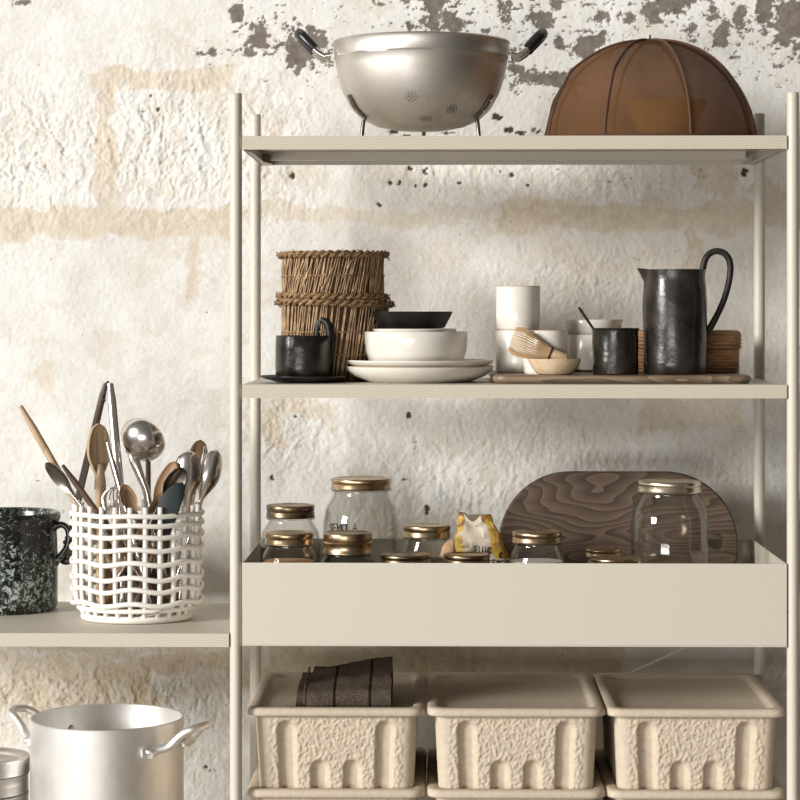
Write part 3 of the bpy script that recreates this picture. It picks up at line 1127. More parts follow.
def bowls():
    Y = 3.635
    s = Y / F
    cx = X(419.5, Y)
    zz = lambda py: Zp(py, Y, 420)
    z = Z2
    for i, (lab, rr, h) in enumerate((('low cream white deep plate at the bottom of the plate stack', 74.5, zz(366) - Z2),
                                      ('cream white deep plate lying on another plate, under the white bowls', 74, 0.013))):
        p = thing('deep_plate', lab, 'plate', (cx, Y, z), group='stacked white plates')
        R = rr * s
        h_ = h if i == 0 else 0.0165
        turned([(0, .0015), (R * .60, .0015), (R * .62, 0), (R * .68, 0), (R * .72, .002), (R * .88, h_ * .38), (R * .975, h_ * .72), (R * .995, h_ * .93), (R * .985, h_), (R * .965, h_ * .96),
                (R * .9, h_ * .55), (R * .7, .006), (0, .0055)], MT['white'], 'dish', p)
        b = B()
        b.tube([(R * .984 * math.cos(2 * PI * k / 72), R * .984 * math.sin(2 * PI * k / 72), h_ - .0004) for k in range(72)], .0011, 6, closed=True)
        part('rim_edge', b, MT['rimtan'] if i == 0 else MT['white'], p)
        z += h * .72 if i == 0 else 0
    zp = z + 0.0060
    cb = X(416, Y)
    p = thing('serving_bowl', 'wide cream white bowl with low straight sides, resting on the white plates', 'bowl', (cb, Y, zp))
    R = 51.5 * s
    h = zz(331.5) - zp
    turned([(0, .002), (R * .62, .001), (R * .72, 0), (R * .80, .002), (R * .92, h * .18), (R * .975, h * .42), (R, h * .8), (R * .998, h - .001), (R * .985, h), (R * .965, h - .002), (R * .93, h * .4), (R * .8, .008),
            (0, .006)], MT['white'], 'body', p)
    p2 = thing('serving_bowl', 'white bowl nested inside the wide white bowl, only its rim showing', 'bowl', (cb - .002, Y, zp + .0065))
    R2 = 42 * s
    h2 = zz(328.6) - zp - .0065
    turned([(0, .001), (R2 * .6, 0), (R2 * .85, h2 * .25), (R2, h2 - .001), (R2 * .985, h2), (R2 * .96, h2 - .002), (R2 * .82, h2 * .3), (0, .004)], MT['white'], 'body', p2)
    zb = zp + .0065 + h2 + 0.0006
    pb = thing('shallow_bowl', 'shallow matte black bowl on top of the white bowl and plate stack', 'bowl', (X(412, Y), Y, zb))
    R3 = 40.5 * s
    h3 = zz(311.5) - zb
    turned([(0, .001), (R3 * .74, 0), (R3 * .80, .001), (R3 * .93, h3 * .6), (R3, h3 - .001), (R3 * .99, h3), (R3 * .955, h3 - .0015), (R3 * .85, h3 * .45), (R3 * .7, .005), (0, .0045)], MT['black'], 'body', pb,
           wob=lambda a, z: .008 * math.sin(2 * a + .5))


bowls()


def serving_board():
    y0, y1 = 3.535, 3.850
    xa, xb = X(492.5, 3.54), X(752.5, 3.54)
    th = 0.0135
    o = thing('serving_board', 'long grey-brown wooden board under the cups and black pitcher', 'board', ((xa + xb) / 2, (y0 + y1) / 2, Z2))
    w, d = xb - xa, y1 - y0
    b = B()
    rings = []
    for z, k in ((0, .006), (.002, .0025), (.005, .0005), (.0085, 0), (.0115, .001), (th - .0008, .003), (th, .006)):
        rings.append(rrect(w - 2 * k, d - 2 * k, .022, 7, z))
    b.loft(rings, True, True, True)
    part('slab', b, MT['boardlow'], o)
    return Z2 + th


ZB = serving_board()


def cups():
    def cup(label, px, pyt, z0, r, Y, pyb=None, mat='white', group='white cups', taper=.0):
        s = Y / F
        o = thing('cup', label, 'cup', (X(px, Y), Y, z0), group=group)
        R = r * s
        h = Zp(pyt, Y, px) - z0
        turned([(0, .0015), (R * .86, .0015), (R * .88, 0), (R * .92, 0), (R * .975, .003), (R * (1 - taper), h * .3), (R, h - .0015), (R * .985, h - .0003), (R * .965, h), (R * .945, h - .001), (R * .93, h * .3),
                (R * .88, .006), (0, .005)], MT[mat], 'body', o)
        b = B()
        b.tube([(R * .967 * math.cos(2 * PI * k / 48), R * .967 * math.sin(2 * PI * k / 48), h - .0002) for k in range(48)], .0009, 6, closed=True)
        part('rim_edge', b, MT['rimtan'], o)
        return z0 + h
    zt = cup('tall plain white cup standing below the top cup, behind the whisk tips', 517.5, 330, ZB, 22.2, 3.68)
    cup('white cup balanced on top of another, the highest of the three', 518, 286.5, zt + .0008, 22.0, 3.68)
    cup('white cup behind the small sand-coloured bowl, right of the stacked pair', 545.5, 330.5, ZB, 22.2, 3.615)
    # bowls behind the black jar
    Y = 3.76
    s = Y / F
    for lab, pyt, z0, r in (('grey-white bowl at the bottom of the pair behind the black jar', 334.5, ZB, 30),
                            ('white bowl on top of another, rim just above the black jar', 319.5, None, 30.5)):
        z0 = z0 if z0 else zprev - .004
        o = thing('deep_bowl', lab, 'bowl', (X(592.5, Y), Y, z0), group='white bowls behind the black jar')
        h = Zp(pyt, Y, 592) - z0
        R = r * s
        zprev = z0 + h
        k = .90 if pyt < 330 else .97
        turned([(0, .001), (R * .7, 0), (R * k * .93, .004), (R * (k + .03), h * .4), (R, h - .001), (R * .985, h), (R * .955, h - .002), (R * k * .9, .008 if pyt > 330 else .006), (0, .006)], MT['white'], 'body', o)


cups()


def whisk_bowl():
    Y = 3.575
    s = Y / F
    cx = X(554.5, Y)
    o = thing('small_bowl', 'small speckled sand-coloured bowl on the board holding the bamboo whisk', 'bowl', (cx, Y, ZB))
    R = 26.8 * s
    h = Zp(358.5, Y) - ZB
    wob = lambda a, z: .012 * math.sin(2 * a + 1) + .006 * math.sin(5 * a)
    turned([(0, .0005), (R * .55, 0), (R * .66, .0015), (R * .85, h * .45), (R * .97, h * .85), (R, h - .0008), (R * .98, h), (R * .94, h - .001), (R * .82, h * .45), (R * .5, .0045), (0, .004)],
           MT['sandbowl'], 'body', o, wob=wob)
    p0 = at(565, 358, Y)          # thick end inside bowl
    p1 = at(548.5, 353, Y)
    ax = (at(512, 338, Y) - at(560, 357, Y)).normalized()
    w = thing('bamboo_whisk', 'bamboo tea whisk leaning in the small sand-coloured bowl', 'whisk', at(560, 358.0, Y))
    q = ax.to_track_quat('Z', 'Y')
    w.rotation_euler = q.to_euler()
    L = (at(512, 338, Y) - at(560, 357, Y)).length
    r = 6.8 * s
    b = B()
    b.lathe([(0, -0.010), (r * .93, -0.010), (r, -.008), (r * 1.02, .008), (r * .98, .016), (0, .017)], 24)
    part('handle', b, MT['bamboo'], w)
    b = B()
    b.lathe([(r * .9, .0155), (r * 1.1, .0158), (r * 1.12, .017), (r * 1.1, .0182), (r * .9, .0185)], 24)
    part('thread_band', b, MT['thread'], w)
    b = B()
    rng = random.Random(5)
    z0 = .016
    N = 64
    for i in range(N):
        a = 2 * PI * i / N
        lay = 1.0 if i % 2 else .78
        pts = []
        for k in range(8):
            t = k / 7
            rr = r * (.9 + 1.25 * math.sin(t * 1.75) ** 1.2 * lay)
            if k == 7:
                rr *= .84
            jit = rng.uniform(-.0005, .0005)
            pts.append(((rr + jit) * math.cos(a), (rr + jit) * math.sin(a), z0 + t * (L - z0)))
        b.tube(pts, [.0011, .001, .0009, .0008, .0007, .0006, .0006, .0005], 5)
    tn = part('tines', b, MT['tine'], w)


whisk_bowl()


def black_jar():
    Y = 3.585
    s = Y / F
    o = thing('sugar_jar', 'small cylindrical black clay jar on the board, a spoon handle sticking out', 'jar', (X(615.5, Y), Y, ZB))
    R = 23.2 * s
    h = Zp(329.5, Y) - ZB
    wob = lambda a, z: .012 * math.sin(3 * a + z * 90) + .008 * math.sin(2 * a - z * 50)
    turned([(0, 0), (R * .93, 0), (R * .99, .002), (R * .97, h * .3), (R * 1.0, h * .7), (R * .98, h - .004), (R * 1.0, h), (R * .9, h), (R * .88, .006), (0, .005)], MT['blackglaze'], 'body', o, wob=wob)
    turned([(0, h + .0028), (R * .7, h + .0026), (R * 1.02, h + .0022), (R * 1.04, h + .0010), (R * 1.02, h + .0002), (0, h + .0002)], MT['black'], 'lid', o)
    p1 = at(578.5, 307, Y)
    p0 = at(601, 340, Y)
    sp = thing('sugar_spoon', 'thin black spoon handle leaning out of the small black jar', 'spoon', p0)
    b = B()
    d = p1 - p0
    b.tube([d * t for t in (0, .4, .75, .93, 1.0)], [.0026, .0028, .0032, .0034, .0018], 10, flat=.7)
    part('handle', b, MT['black'], sp)


black_jar()


def pitcher():
    Y = 3.60
    s = Y / F
    cx = X(675, Y)
    o = thing('pitcher', 'tall hammered black pitcher with high strap handle at right of the board', 'pitcher', (cx, Y, ZB))
    zz = lambda py: Zp(py, Y, 675) - ZB
    h = zz(269.5)
    b = B()
    n = 72

    def ring(r, z, spout):
        out = []
        for i in range(n):
            a = 2 * PI * i / n
            d = abs((a - PI + PI) % (2 * PI) - PI)
            d = abs(a - PI)
            rr = r * (1 + .010 * math.sin(2 * a + z * 20) + .008 * math.sin(5 * a + z * 45) + .006 * math.sin(3 * a - z * 70))
            rr += spout * math.exp(-(d / .17) ** 2)
            lift = .004 * math.exp(-(d / .25) ** 2) * (spout / .009)
            out.append((rr * math.cos(a), rr * math.sin(a), z + max(0, lift) * .4))
        return out
    R = 31.5 * s
    rows = [ring(R * .95, 0, 0), ring(R * .99, .002, 0), ring(R * .98, h * .12, 0), ring(R * .985, h * .3, 0), ring(R * 1.0, h * .5, 0), ring(R * 1.01, h * .68, 0), ring(R * .99, h * .8, .000),
            ring(R * .95, h * .88, .0022), ring(R * .945, h * .94, .0075), ring(R * .96, h * .985, .0120), ring(R * .965, h, .0125), ring(R * .94, h, .0118), ring(R * .90, h * .97, .008), ring(R * .92, h * .8, 0), ring(R * .93, .006, 0)]
    b.loft(rows, True, True, True)
    part('body', b, MT['blackglaze'], o, angle=60)
    P = lambda px, py, dy=0: Vector((PX(px - 675, Y), dy, zz(py)))
    b = B()
    pts = [P(701, 283), P(702.5, 272), P(704, 263), P(707.5, 255.5), P(713, 251.8), P(719, 251.3), P(725, 254), P(729, 260), P(730.2, 269), P(728.5, 283), P(724, 299), P(717.5, 314), P(710.5, 327), P(706, 333.5), P(703.5, 335)]
    b.tube(pts, [.0075] * 13 + [.008, .006], 12, flat=.48, up=(0, 1, 0)) if False else b.tube(pts, [.0050, .0052, .0052, .005, .005, .005, .0052, .0052, .0052, .005, .005, .005, .0055, .006, .005], 12, sm=4)
    part('handle', b, MT['black'], o, angle=80)


pitcher()


def rattan_box():
    Y = 3.74
    x0, x1 = X(637, Y - .07), X(742, Y - .07)
    w = x1 - x0
    d = 0.15
    o = thing('rattan_box', 'brown coiled rattan lidded box behind the black pitcher', 'box', ((x0 + x1) / 2, Y, ZB))
    ztop = Zp(330.5, Y - d / 2) - ZB
    zl = Zp(349, Y - d / 2) - ZB
    b = B()
    nb = 7
    rings = []
    for k in range(nb * 4 + 1):
        z = zl * k / (nb * 4)
        bulge = .0016 * abs(math.sin(PI * k / 4)) - .0016
        rings.append(rrect(w - .004 + 2 * bulge, d - .004 + 2 * bulge, .016, 8, z))
    b.loft(rings, True, True, True)
    part('body', b, MT['rattan'], o, angle=60)
    b = B()
    rings = []
    nb = 5
    hl = ztop - zl
    for k in range(nb * 4 + 1):
        z = zl + hl * k / (nb * 4)
        bulge = .0016 * abs(math.sin(PI * k / 4)) - .0016
        if k > nb * 4 - 4:
            bulge -= .0009 * (k - (nb * 4 - 4)) ** 1.6 / 2
        rings.append(rrect(w + .002 + 2 * bulge, d + .002 + 2 * bulge, .018, 8, z))
    b.loft(rings, True, True, True)
    part('lid', b, MT['rattan'], o, angle=60)


rattan_box()

# ------------------------------------------------------------------ tray: jars, bag, board
GL = {'S': [[(1, .85), (.6, 1), (.1, .8), (.8, .35), (.5, 0), (0, .15)]], 'E': [[(1, 1), (0, 1), (0, 0), (1, 0)], [(0, .5), (.8, .5)]],
      'M': [[(0, 0), (.1, 1), (.5, .3), (.9, 1), (1, 0)]], 'O': [[(.5 + .5 * math.cos(t), .5 + .5 * math.sin(t)) for t in [k * PI / 6 for k in range(13)]]],
      'L': [[(0, 1), (0, 0), (.9, 0)]], 'A': [[(0, 0), (.5, 1), (1, 0)], [(.2, .35), (.8, .35)]], 'U': [[(0, 1), (.05, .2), (.4, 0), (.85, .2), (1, 1)]],
      'I': [[(.5, 1), (.5, 0)]], 'C': [[(1, .85), (.5, 1), (0, .6), (.1, .15), (.6, 0), (1, .15)]]}


def write(text, b, size, gap, place, r):
    x = 0
    for ch in text:
        if ch == ' ':
            x += size * .5
            continue
        w = size * (.25 if ch == 'I' else .62)
        for st in GL[ch]:
            b.tube([place(x + px * w, pz * size) for px, pz in st], r, 5)
        x += w + gap


def jar(label, px, Y, lid_r, py_lid, lid_h, body_r, neck_py, shoulder_py, lidmat='lid', fill=None, fill_py=None, text=None, double=False, gl='glass', group='glass jars in the tray'):
    s = Y / F
    o = thing('glass_jar', label, 'jar', (X(px, Y), Y, ZT + .0004), group=group)
    z = lambda py: Zp(py, Y, px) - ZT
    R, Rl = body_r * s, lid_r * s
    zl1 = z(py_lid)
    zl0 = zl1 - lid_h * s
    zn, zs = zl0 - (neck_py) * s, zl0 - shoulder_py * s
    Rn = Rl * .90
    outer = [(0, .002), (R * .80, .0005), (R * .90, .001), (R * .98, .006), (R, .014), (R, zs - .006), (R * .985, zs), (R * .93, zs + (zn - zs) * .45), (Rn * 1.01, zn - .001), (Rn, zn + .001), (Rn, zl0 + lid_h * s * .5)]
    th = .0022
    inner = [(max(0, r - th), zz_ + (th if i < 4 else 0)) for i, (r, zz_) in enumerate(outer)]
    b = B()
    b.lathe(outer + inner[::-1], 56)
    body = part('glass_body', b, MT[gl], o, angle=50)
    b = B()
    b.lathe([(Rn * .99, zl0 - .0032), (Rl * .985, zl0 - .0028), (Rl * .985, zl0 - .0018), (Rn * .99, zl0 - .0014)], 48)
    part('neck_ring', b, MT['glass_dark'], body)
    # pressed lid: skirt with rolled edge, raised panel
    lh = lid_h * s
    b = B()
    prof = [(Rn * 1.02, zl0 + .0006), (Rl, zl0), (Rl * 1.012, zl0 + .0009), (Rl, zl0 + .002), (Rl * .985, zl0 + .003)]
    if double:
        prof += [(Rl * .96, zl0 + lh * .40), (Rl * 1.0, zl0 + lh * .47), (Rl * 1.01, zl0 + lh * .52), (Rl * .955, zl0 + lh * .58), (Rl * .985, zl0 + lh * .66)]
    else:
        prof += [(Rl * .985, zl0 + lh * .42), (Rl * .955, zl0 + lh * .52), (Rl * .985, zl0 + lh * .62)]
    prof += [(Rl * .99, zl1 - .0022), (Rl * .975, zl1 - .0006), (Rl * .95, zl1), (Rl * .90, zl1 - .0003), (Rl * .86, zl1 - .0014), (Rl * .5, zl1 - .0014), (0, zl1 - .0012)]
    b.lathe(prof, 56)
    part('lid', b, MT[lidmat], o, angle=50)
    if fill:
        zf = z(fill_py)
        b = B()
        r = R - th - .0006
        b.lathe([(0, th + .003), (r * .88, th + .003), (r * .96, .009), (r, .016), (r, zf - .002), (r * .985, zf), (0, zf + .001)], 48)
        part('contents', b, MT[fill], o)
    if text:
        b = B()
        x0, zt0 = text[1], z(text[2])
        place = lambda x, zz_: ((R + .0004) * math.cos(-PI / 2 + (x0 + x) / R), (R + .0004) * math.sin(-PI / 2 + (x0 + x) / R), zt0 + zz_ + .06 * x)
        write(text[0], b, text[3], text[4], place, .0011)
        part('marker_writing', b, MT['ink'], body)
    return o


jar('small lidded glass jar at the front left of the tray, orange lentils inside', 289.3, 3.580, 24.6, 532.5, 11.5, 28.0, 2.5, 16, 'lid', 'orange', 561)
jar('empty glass jar with spotted dark lid, behind the jar of orange lentils', 290.5, 3.735, 24.4, 505, 12.5, 30.5, 4, 24, 'liddark')
jar('large glass jar with bronze lid and black handwriting on its side', 361.3, 3.72, 30.5, 478.2, 11.0, 38.0, 5, 30, 'lid', 'darkfill', 575, ('SEMOLA', -.0575, 529.8, .0125, .0013))
jar('glass jar with tall double-banded brass lid, in front of the large handwritten jar', 347.5, 3.575, 24.6, 532.5, 20.5, 28.5, 2, 12, 'lid', 'darkfill', 575, double=True)
jar('dark glass jar with flat bronze lid, between the large handwritten jar and the paper bag', 427.0, 3.70, 24.0, 525.0, 12.0, 26.5, 4, 20, 'lid', 'darkfill', 560)
jar('low jar with only its bronze lid above the tray, front middle beside the double-banded lid', 405.5, 3.580, 25.5, 554.0, 9.5, 28.0, 2.5, 14, 'liddark', 'brownfill', 600)
jar('low jar with only its dark lid above the tray, right before the paper bag', 467.0, 3.565, 23.2, 554.0, 10.5, 26.5, 2.5, 14, 'liddark', 'brownfill', 600)
jar('glass jar with brass lid just right of the paper bag, white flour inside', 537.0, 3.60, 24.8, 531.5, 11.0, 28.0, 3, 17, 'lid', 'whitefill', 561)
jar('small jar at the back of a pair of lids low before the dark oval board', 603.5, 3.675, 18.2, 548.5, 8.0, 21.0, 2.5, 12, 'lid', 'brownfill', 600)
jar('low jar whose lid just clears the tray edge, left of the big empty jar', 615.5, 3.575, 25.5, 557.5, 8.0, 28.0, 2.5, 14, 'lid', 'brownfill', 600)
jar('big empty glass jar with pale gold lid before the dark oval board', 669.5, 3.64, 31.5, 481.0, 11.0, 38.5, 4, 26, 'lidpale')


def paper_bag():
    Y = 3.665
    s = Y / F
    o = thing('paper_bag', 'crumpled cream and ochre printed paper bag with black writing standing in the tray', 'bag', (X(478, Y), Y, ZT + .0005))
    z = lambda py: Zp(py, Y, 478) - ZT
    H = z(513)
    rows = []
    n, m = 64, 40
    pm = []
    for j in range(m + 1):
        t = j / m
        zz_ = H * t
        vis = max(0, (t - .45) / .55)
        hw = (33 - 15 * vis ** .85 - 2 * vis ** 4) * s
        cx = (4 - 8.5 * vis) * s
        hd = .032 * (1 - .86 * vis ** .8)
        ring = []
        for i in range(n):
            a = 2 * PI * i / n
            ca, sa = math.cos(a), math.sin(a)
            x = cx + hw * math.copysign(abs(ca) ** .75, ca)
            y = hd * math.copysign(abs(sa) ** .75, sa)
            nz = mnoise.noise(Vector((x * 60, y * 60, zz_ * 60)))
            nz2 = mnoise.noise(Vector((x * 150 + 7, y * 150, zz_ * 150)))
            n3 = mnoise.noise(Vector((x * 34 + 2, y * 20, zz_ * 40)))
            rid = (1 - 2 * abs(n3)) * .5 + (1 - 2 * abs(nz)) * .5
            k = .003 * nz + .0035 * rid + .0016 * nz2
            u = (x - cx) / hw
            # the open mouth dips between two ears
            dip = max(0, (t - .80) / .20) * (9 * s * math.exp(-((u + .05) / .42) ** 2) + 3.5 * s * max(0, u - .25)) if t > .8 else 0
            ring.append((x + k, y + k * 1.5, max(.001, zz_ - dip + (.002 * nz2 if 0 < j else 0))))
            e = abs(u + .1 - (.1 if u < 0 else 0))
            pm.append(.60 * sst1(.22, .55, u) * sst1(.52, .64, t) + .54 * sst1(.42, .68, -u) * sst1(.5, .6, t) + (.12 if t > .9 else 0))
        rows.append(ring)
    b = B()
    b.loft(rows, True, True, True)
    bag = part('bag_body', b, MT['bag'], o, angle=25)
    a = bag.data.attributes.new('print_mask', 'FLOAT', 'POINT')
    a.data.foreach_set('value', pm)
    # writing, laid on the front
    bm = bmesh.new()
    bm.from_mesh(bag.data)
    from mathutils.bvhtree import BVHTree
    bv = BVHTree.FromBMesh(bm)

    def on(px, pz):
        hit = bv.ray_cast(Vector((px, -.2, pz)), Vector((0, 1, 0)))
        return (hit[0] + Vector((0, -.0004, 0))) if hit[0] else Vector((px, -.03, pz))
    b = B()
    for text, px0, py0, size, gap in (('SUIC', 473.5, 551.0, .0095, .0026), ('C', 499, 557, .008, .002), ('ESSICO', 480, 563.5, .0098, .0026)):
        x0 = PX(px0 - 478, Y)
        write(text, b, size, gap, lambda x, zz_, x0=x0, py0=py0: on(x0 + x, z(py0) + zz_ - .10 * x), .0009)
    part('writing', b, MT['ink'], bag)
    bm.free()
    # folded kraft packet in front
    Y2 = 3.622
    k = thing('paper_packet', 'small folded brown kraft paper packet left of the printed bag', 'packet', (X(447, Y2), Y2, ZT + .0005))
    H2 = Zp(541, Y2) - ZT
    s2 = Y2 / F
    rows = []
    for j in range(25):
        t = j / 24
        ring = []
        v = max(0, (t - .75) / .25)
        for i in range(28):
            a = 2 * PI * i / 28
            ca, sa = math.cos(a), math.sin(a)
            hw = (10.5 - 5 * v) * s2
            x = hw * math.copysign(abs(ca) ** .6, ca) + 1.0 * s2 * v
            y = .011 * (1 - .8 * v) * math.copysign(abs(sa) ** .6, sa)
            nz = mnoise.noise(Vector((x * 120, y * 120 + 3, t * 9)))
            ring.append((x + .0014 * nz, y + .0024 * nz, max(.001, H2 * t - (v * 8 * s2 * max(0, -x / hw)) + .001 * nz)))
        rows.append(ring)
    b = B()
    b.loft(rows, True, True, True)
    part('folded_paper', b, MT['kraft'], k, angle=25)


def sst1(a, b_, v):
    q = min(1, max(0, (v - a) / (b_ - a)))
    return q * q * (3 - 2 * q)


paper_bag()


def oval_board():
    Y = 3.812
    s = Y / F
    cx = X(618.5, Y)
    h = 0.285
    w = 239 * s
    tilt = math.radians(9.0)
    o = thing('cutting_board', 'large dark oak oval cutting board with finger hole leaning in the tray', 'cutting board', (cx, 3.803, ZT + .002))
    o.rotation_euler = (-tilt, 0, 0)
    top = (Zp(472.5, Y) - ZT - .002) / math.cos(tilt)
    h = top
    r = 0.128
    out = []
    for qx, qz, a0 in ((1, 1, 0), (-1, 1, PI / 2), (-1, -1, PI), (1, -1, 1.5 * PI)):
        rr = min(r, h / 2 - .001)
        for k in range(17):
            a = a0 + PI / 2 * k / 16
            out.append((qx * (w / 2 - rr) + rr * math.cos(a), h / 2 + qz * (h / 2 - rr) + rr * math.sin(a)))
    # slab with a round finger hole: outline and hole joined face by face
    b = B()
    hx, hz = PX(716 - 618.5, Y), (Zp(543.5, Y) - ZT) / math.cos(tilt)
    hr = 8.0 * s
    th = .018
    n = len(out)
    ang = [math.atan2(p[1] - hz, p[0] - hx) for p in out]
    hole = [(hx + hr * math.cos(a), hz + hr * math.sin(a)) for a in ang]
    c0 = (0, h / 2)
    ins = [(c0[0] + (p[0] - c0[0]) * .985, c0[1] + (p[1] - c0[1]) * .975) for p in out]
    yF, yB = -th / 2, th / 2
    rings = [[(p[0], yF, p[1]) for p in hole], [(p[0], yF, p[1]) for p in ins], [(p[0], yF + .004, p[1]) for p in out], [(p[0], yB - .004, p[1]) for p in out],
             [(p[0], yB, p[1]) for p in ins], [(p[0], yB, p[1]) for p in hole]]
    b.loft(rings, True, wrap=True)
    part('slab', b, MT['boarddark'], o, angle=35)


oval_board()

# ------------------------------------------------------------------ lidded bins
BW, BD, BH = 0.2755, 0.362, 0.1315
YBIN = 3.505 + BD / 2


def make_bin(label, px, z0):
    s = YBIN / F
    o = thing('storage_bin', label, 'storage bin', (px, YBIN, z0), group='beige lidded bins')
    H = BH - 0.011
    rng = random.Random(2)
    # dense outline, pushed in for grooves and pebbled between them
    w1, d1 = BW - .026, BD - .026
    base = rrect(2, 2, .2, 2)   # unused helper ring keeps orientation
    per = []
    r = .020
    step = .0018
    segs = [((-w1 / 2 + r, -d1 / 2), (w1 / 2 - r, -d1 / 2)), None, ((w1 / 2, -d1 / 2 + r), (w1 / 2, d1 / 2 - r)), None,
            ((w1 / 2 - r, d1 / 2), (-w1 / 2 + r, d1 / 2)), None, ((-w1 / 2, d1 / 2 - r), (-w1 / 2, -d1 / 2 + r)), None]
    corners = {1: (w1 / 2 - r, -d1 / 2 + r, -PI / 2), 3: (w1 / 2 - r, d1 / 2 - r, 0), 5: (-w1 / 2 + r, d1 / 2 - r, PI / 2), 7: (-w1 / 2 + r, -d1 / 2 + r, PI)}
    for i, sg in enumerate(segs):
        if sg:
            (xa, ya), (xb, yb) = sg
            L = math.hypot(xb - xa, yb - ya)
            st = step if i == 0 else .006
            n = max(2, int(L / st))
            nx, ny = (yb - ya) / L, -(xb - xa) / L
            for k in range(n):
                t = k / n
                per.append((xa + (xb - xa) * t, ya + (yb - ya) * t, nx, ny, i, (t - .5) * L))
        else:
            cx, cy, a0 = corners[i]
            for k in range(10):
                a = a0 + PI / 2 * k / 10
                per.append((cx + r * math.cos(a), cy + r * math.sin(a), math.cos(a), math.sin(a), i, 0))
    rows = []
    nz = 66
    for j in range(nz + 1):
        z = H * j / nz
        t = z / H
        k = .955 + .045 * t
        ring = []
        for x, y, nx, ny, sd, q in per:
            d = 0
            peb = 1
            if sd in (0, 4):
                for gx, top in ((-.0765, H - .011), (.0765, H - .011), (-.026, H - .072), (.026, H - .072)):
                    hw = .0128
                    dx = abs(q - gx)
                    zt = top - hw
                    dist = math.hypot(dx, max(0, z - zt)) - hw
                    g = 1 - sst1(-.005, .003, dist)
                    d = max(d, g)
                    if dist < .004:
                        peb = min(peb, sst1(0, .004, dist))
                edge = sst1(.105, .112, abs(q))
                peb *= 1 - edge * .75
            else:
                peb = .25
            peb *= sst1(H, H - .008, z) if z > H - .008 else 1
            nzv = mnoise.noise(Vector((x * 270, y * 270, z * 270)))
            nz2 = mnoise.noise(Vector((x * 420 + 3, y * 420, z * 420)))
            off = -d * .0085 + peb * (.0017 * sst1(-.25, .3, nzv) + .0008 * nz2)
            ring.append((x * k + nx * off, y * k + ny * off, z))
        rows.append(ring)
    b = B()
    b.loft(rows, True, True, True)
    part('body', b, MT['pulp'], o, angle=75)
    b = B()
    z0_ = H - .0015
    rings = [rrect(BW - .030, BD - .030, .022, 8, z0_ + .001), rrect(BW - .006, BD - .006, .022, 8, z0_), rrect(BW, BD, .024, 8, z0_ + .0015), rrect(BW, BD, .024, 8, z0_ + .0065), rrect(BW - .003, BD - .003, .023, 8, z0_ + .0105),
             rrect(BW - .009, BD - .009, .021, 8, z0_ + .0125), rrect(BW - .030, BD - .030, .018, 8, z0_ + .0125), rrect(BW - .036, BD - .036, .017, 8, z0_ + .011), rrect(BW - .043, BD - .043, .015, 8, z0_ + .0065), rrect(BW - .05, BD - .05, .013, 8, z0_ + .0055)]
    b.loft(rings, True, True, True)
    part('lid', b, MT['pulp'], o, angle=75)
    return o


zb1 = ZLOW
bin0 = make_bin('lower beige bin under the bin carrying the dark cloth', X(335.5, 3.505), ZLOW)
labs = ['beige pebbled lidded bin on the left with a folded dark cloth on its lid', 'beige pebbled lidded bin in the middle of the three', 'beige pebbled lidded bin on the right beside the right post']
labl = [None, 'lower beige bin stacked under the middle bin', 'lower beige bin stacked under the right-hand bin']
PITCH = 0.1250
for i, px in enumerate((335.5, 516.5, 697.5)):
    if i:
        dup(bin0, (X(px, 3.505), YBIN, ZLOW), labl[i])
    dup(bin0, (X(px, 3.505), YBIN, ZLOW + PITCH), labs[i])
ZLID = ZLOW + PITCH + BH - 0.011 - .0015 + .0055


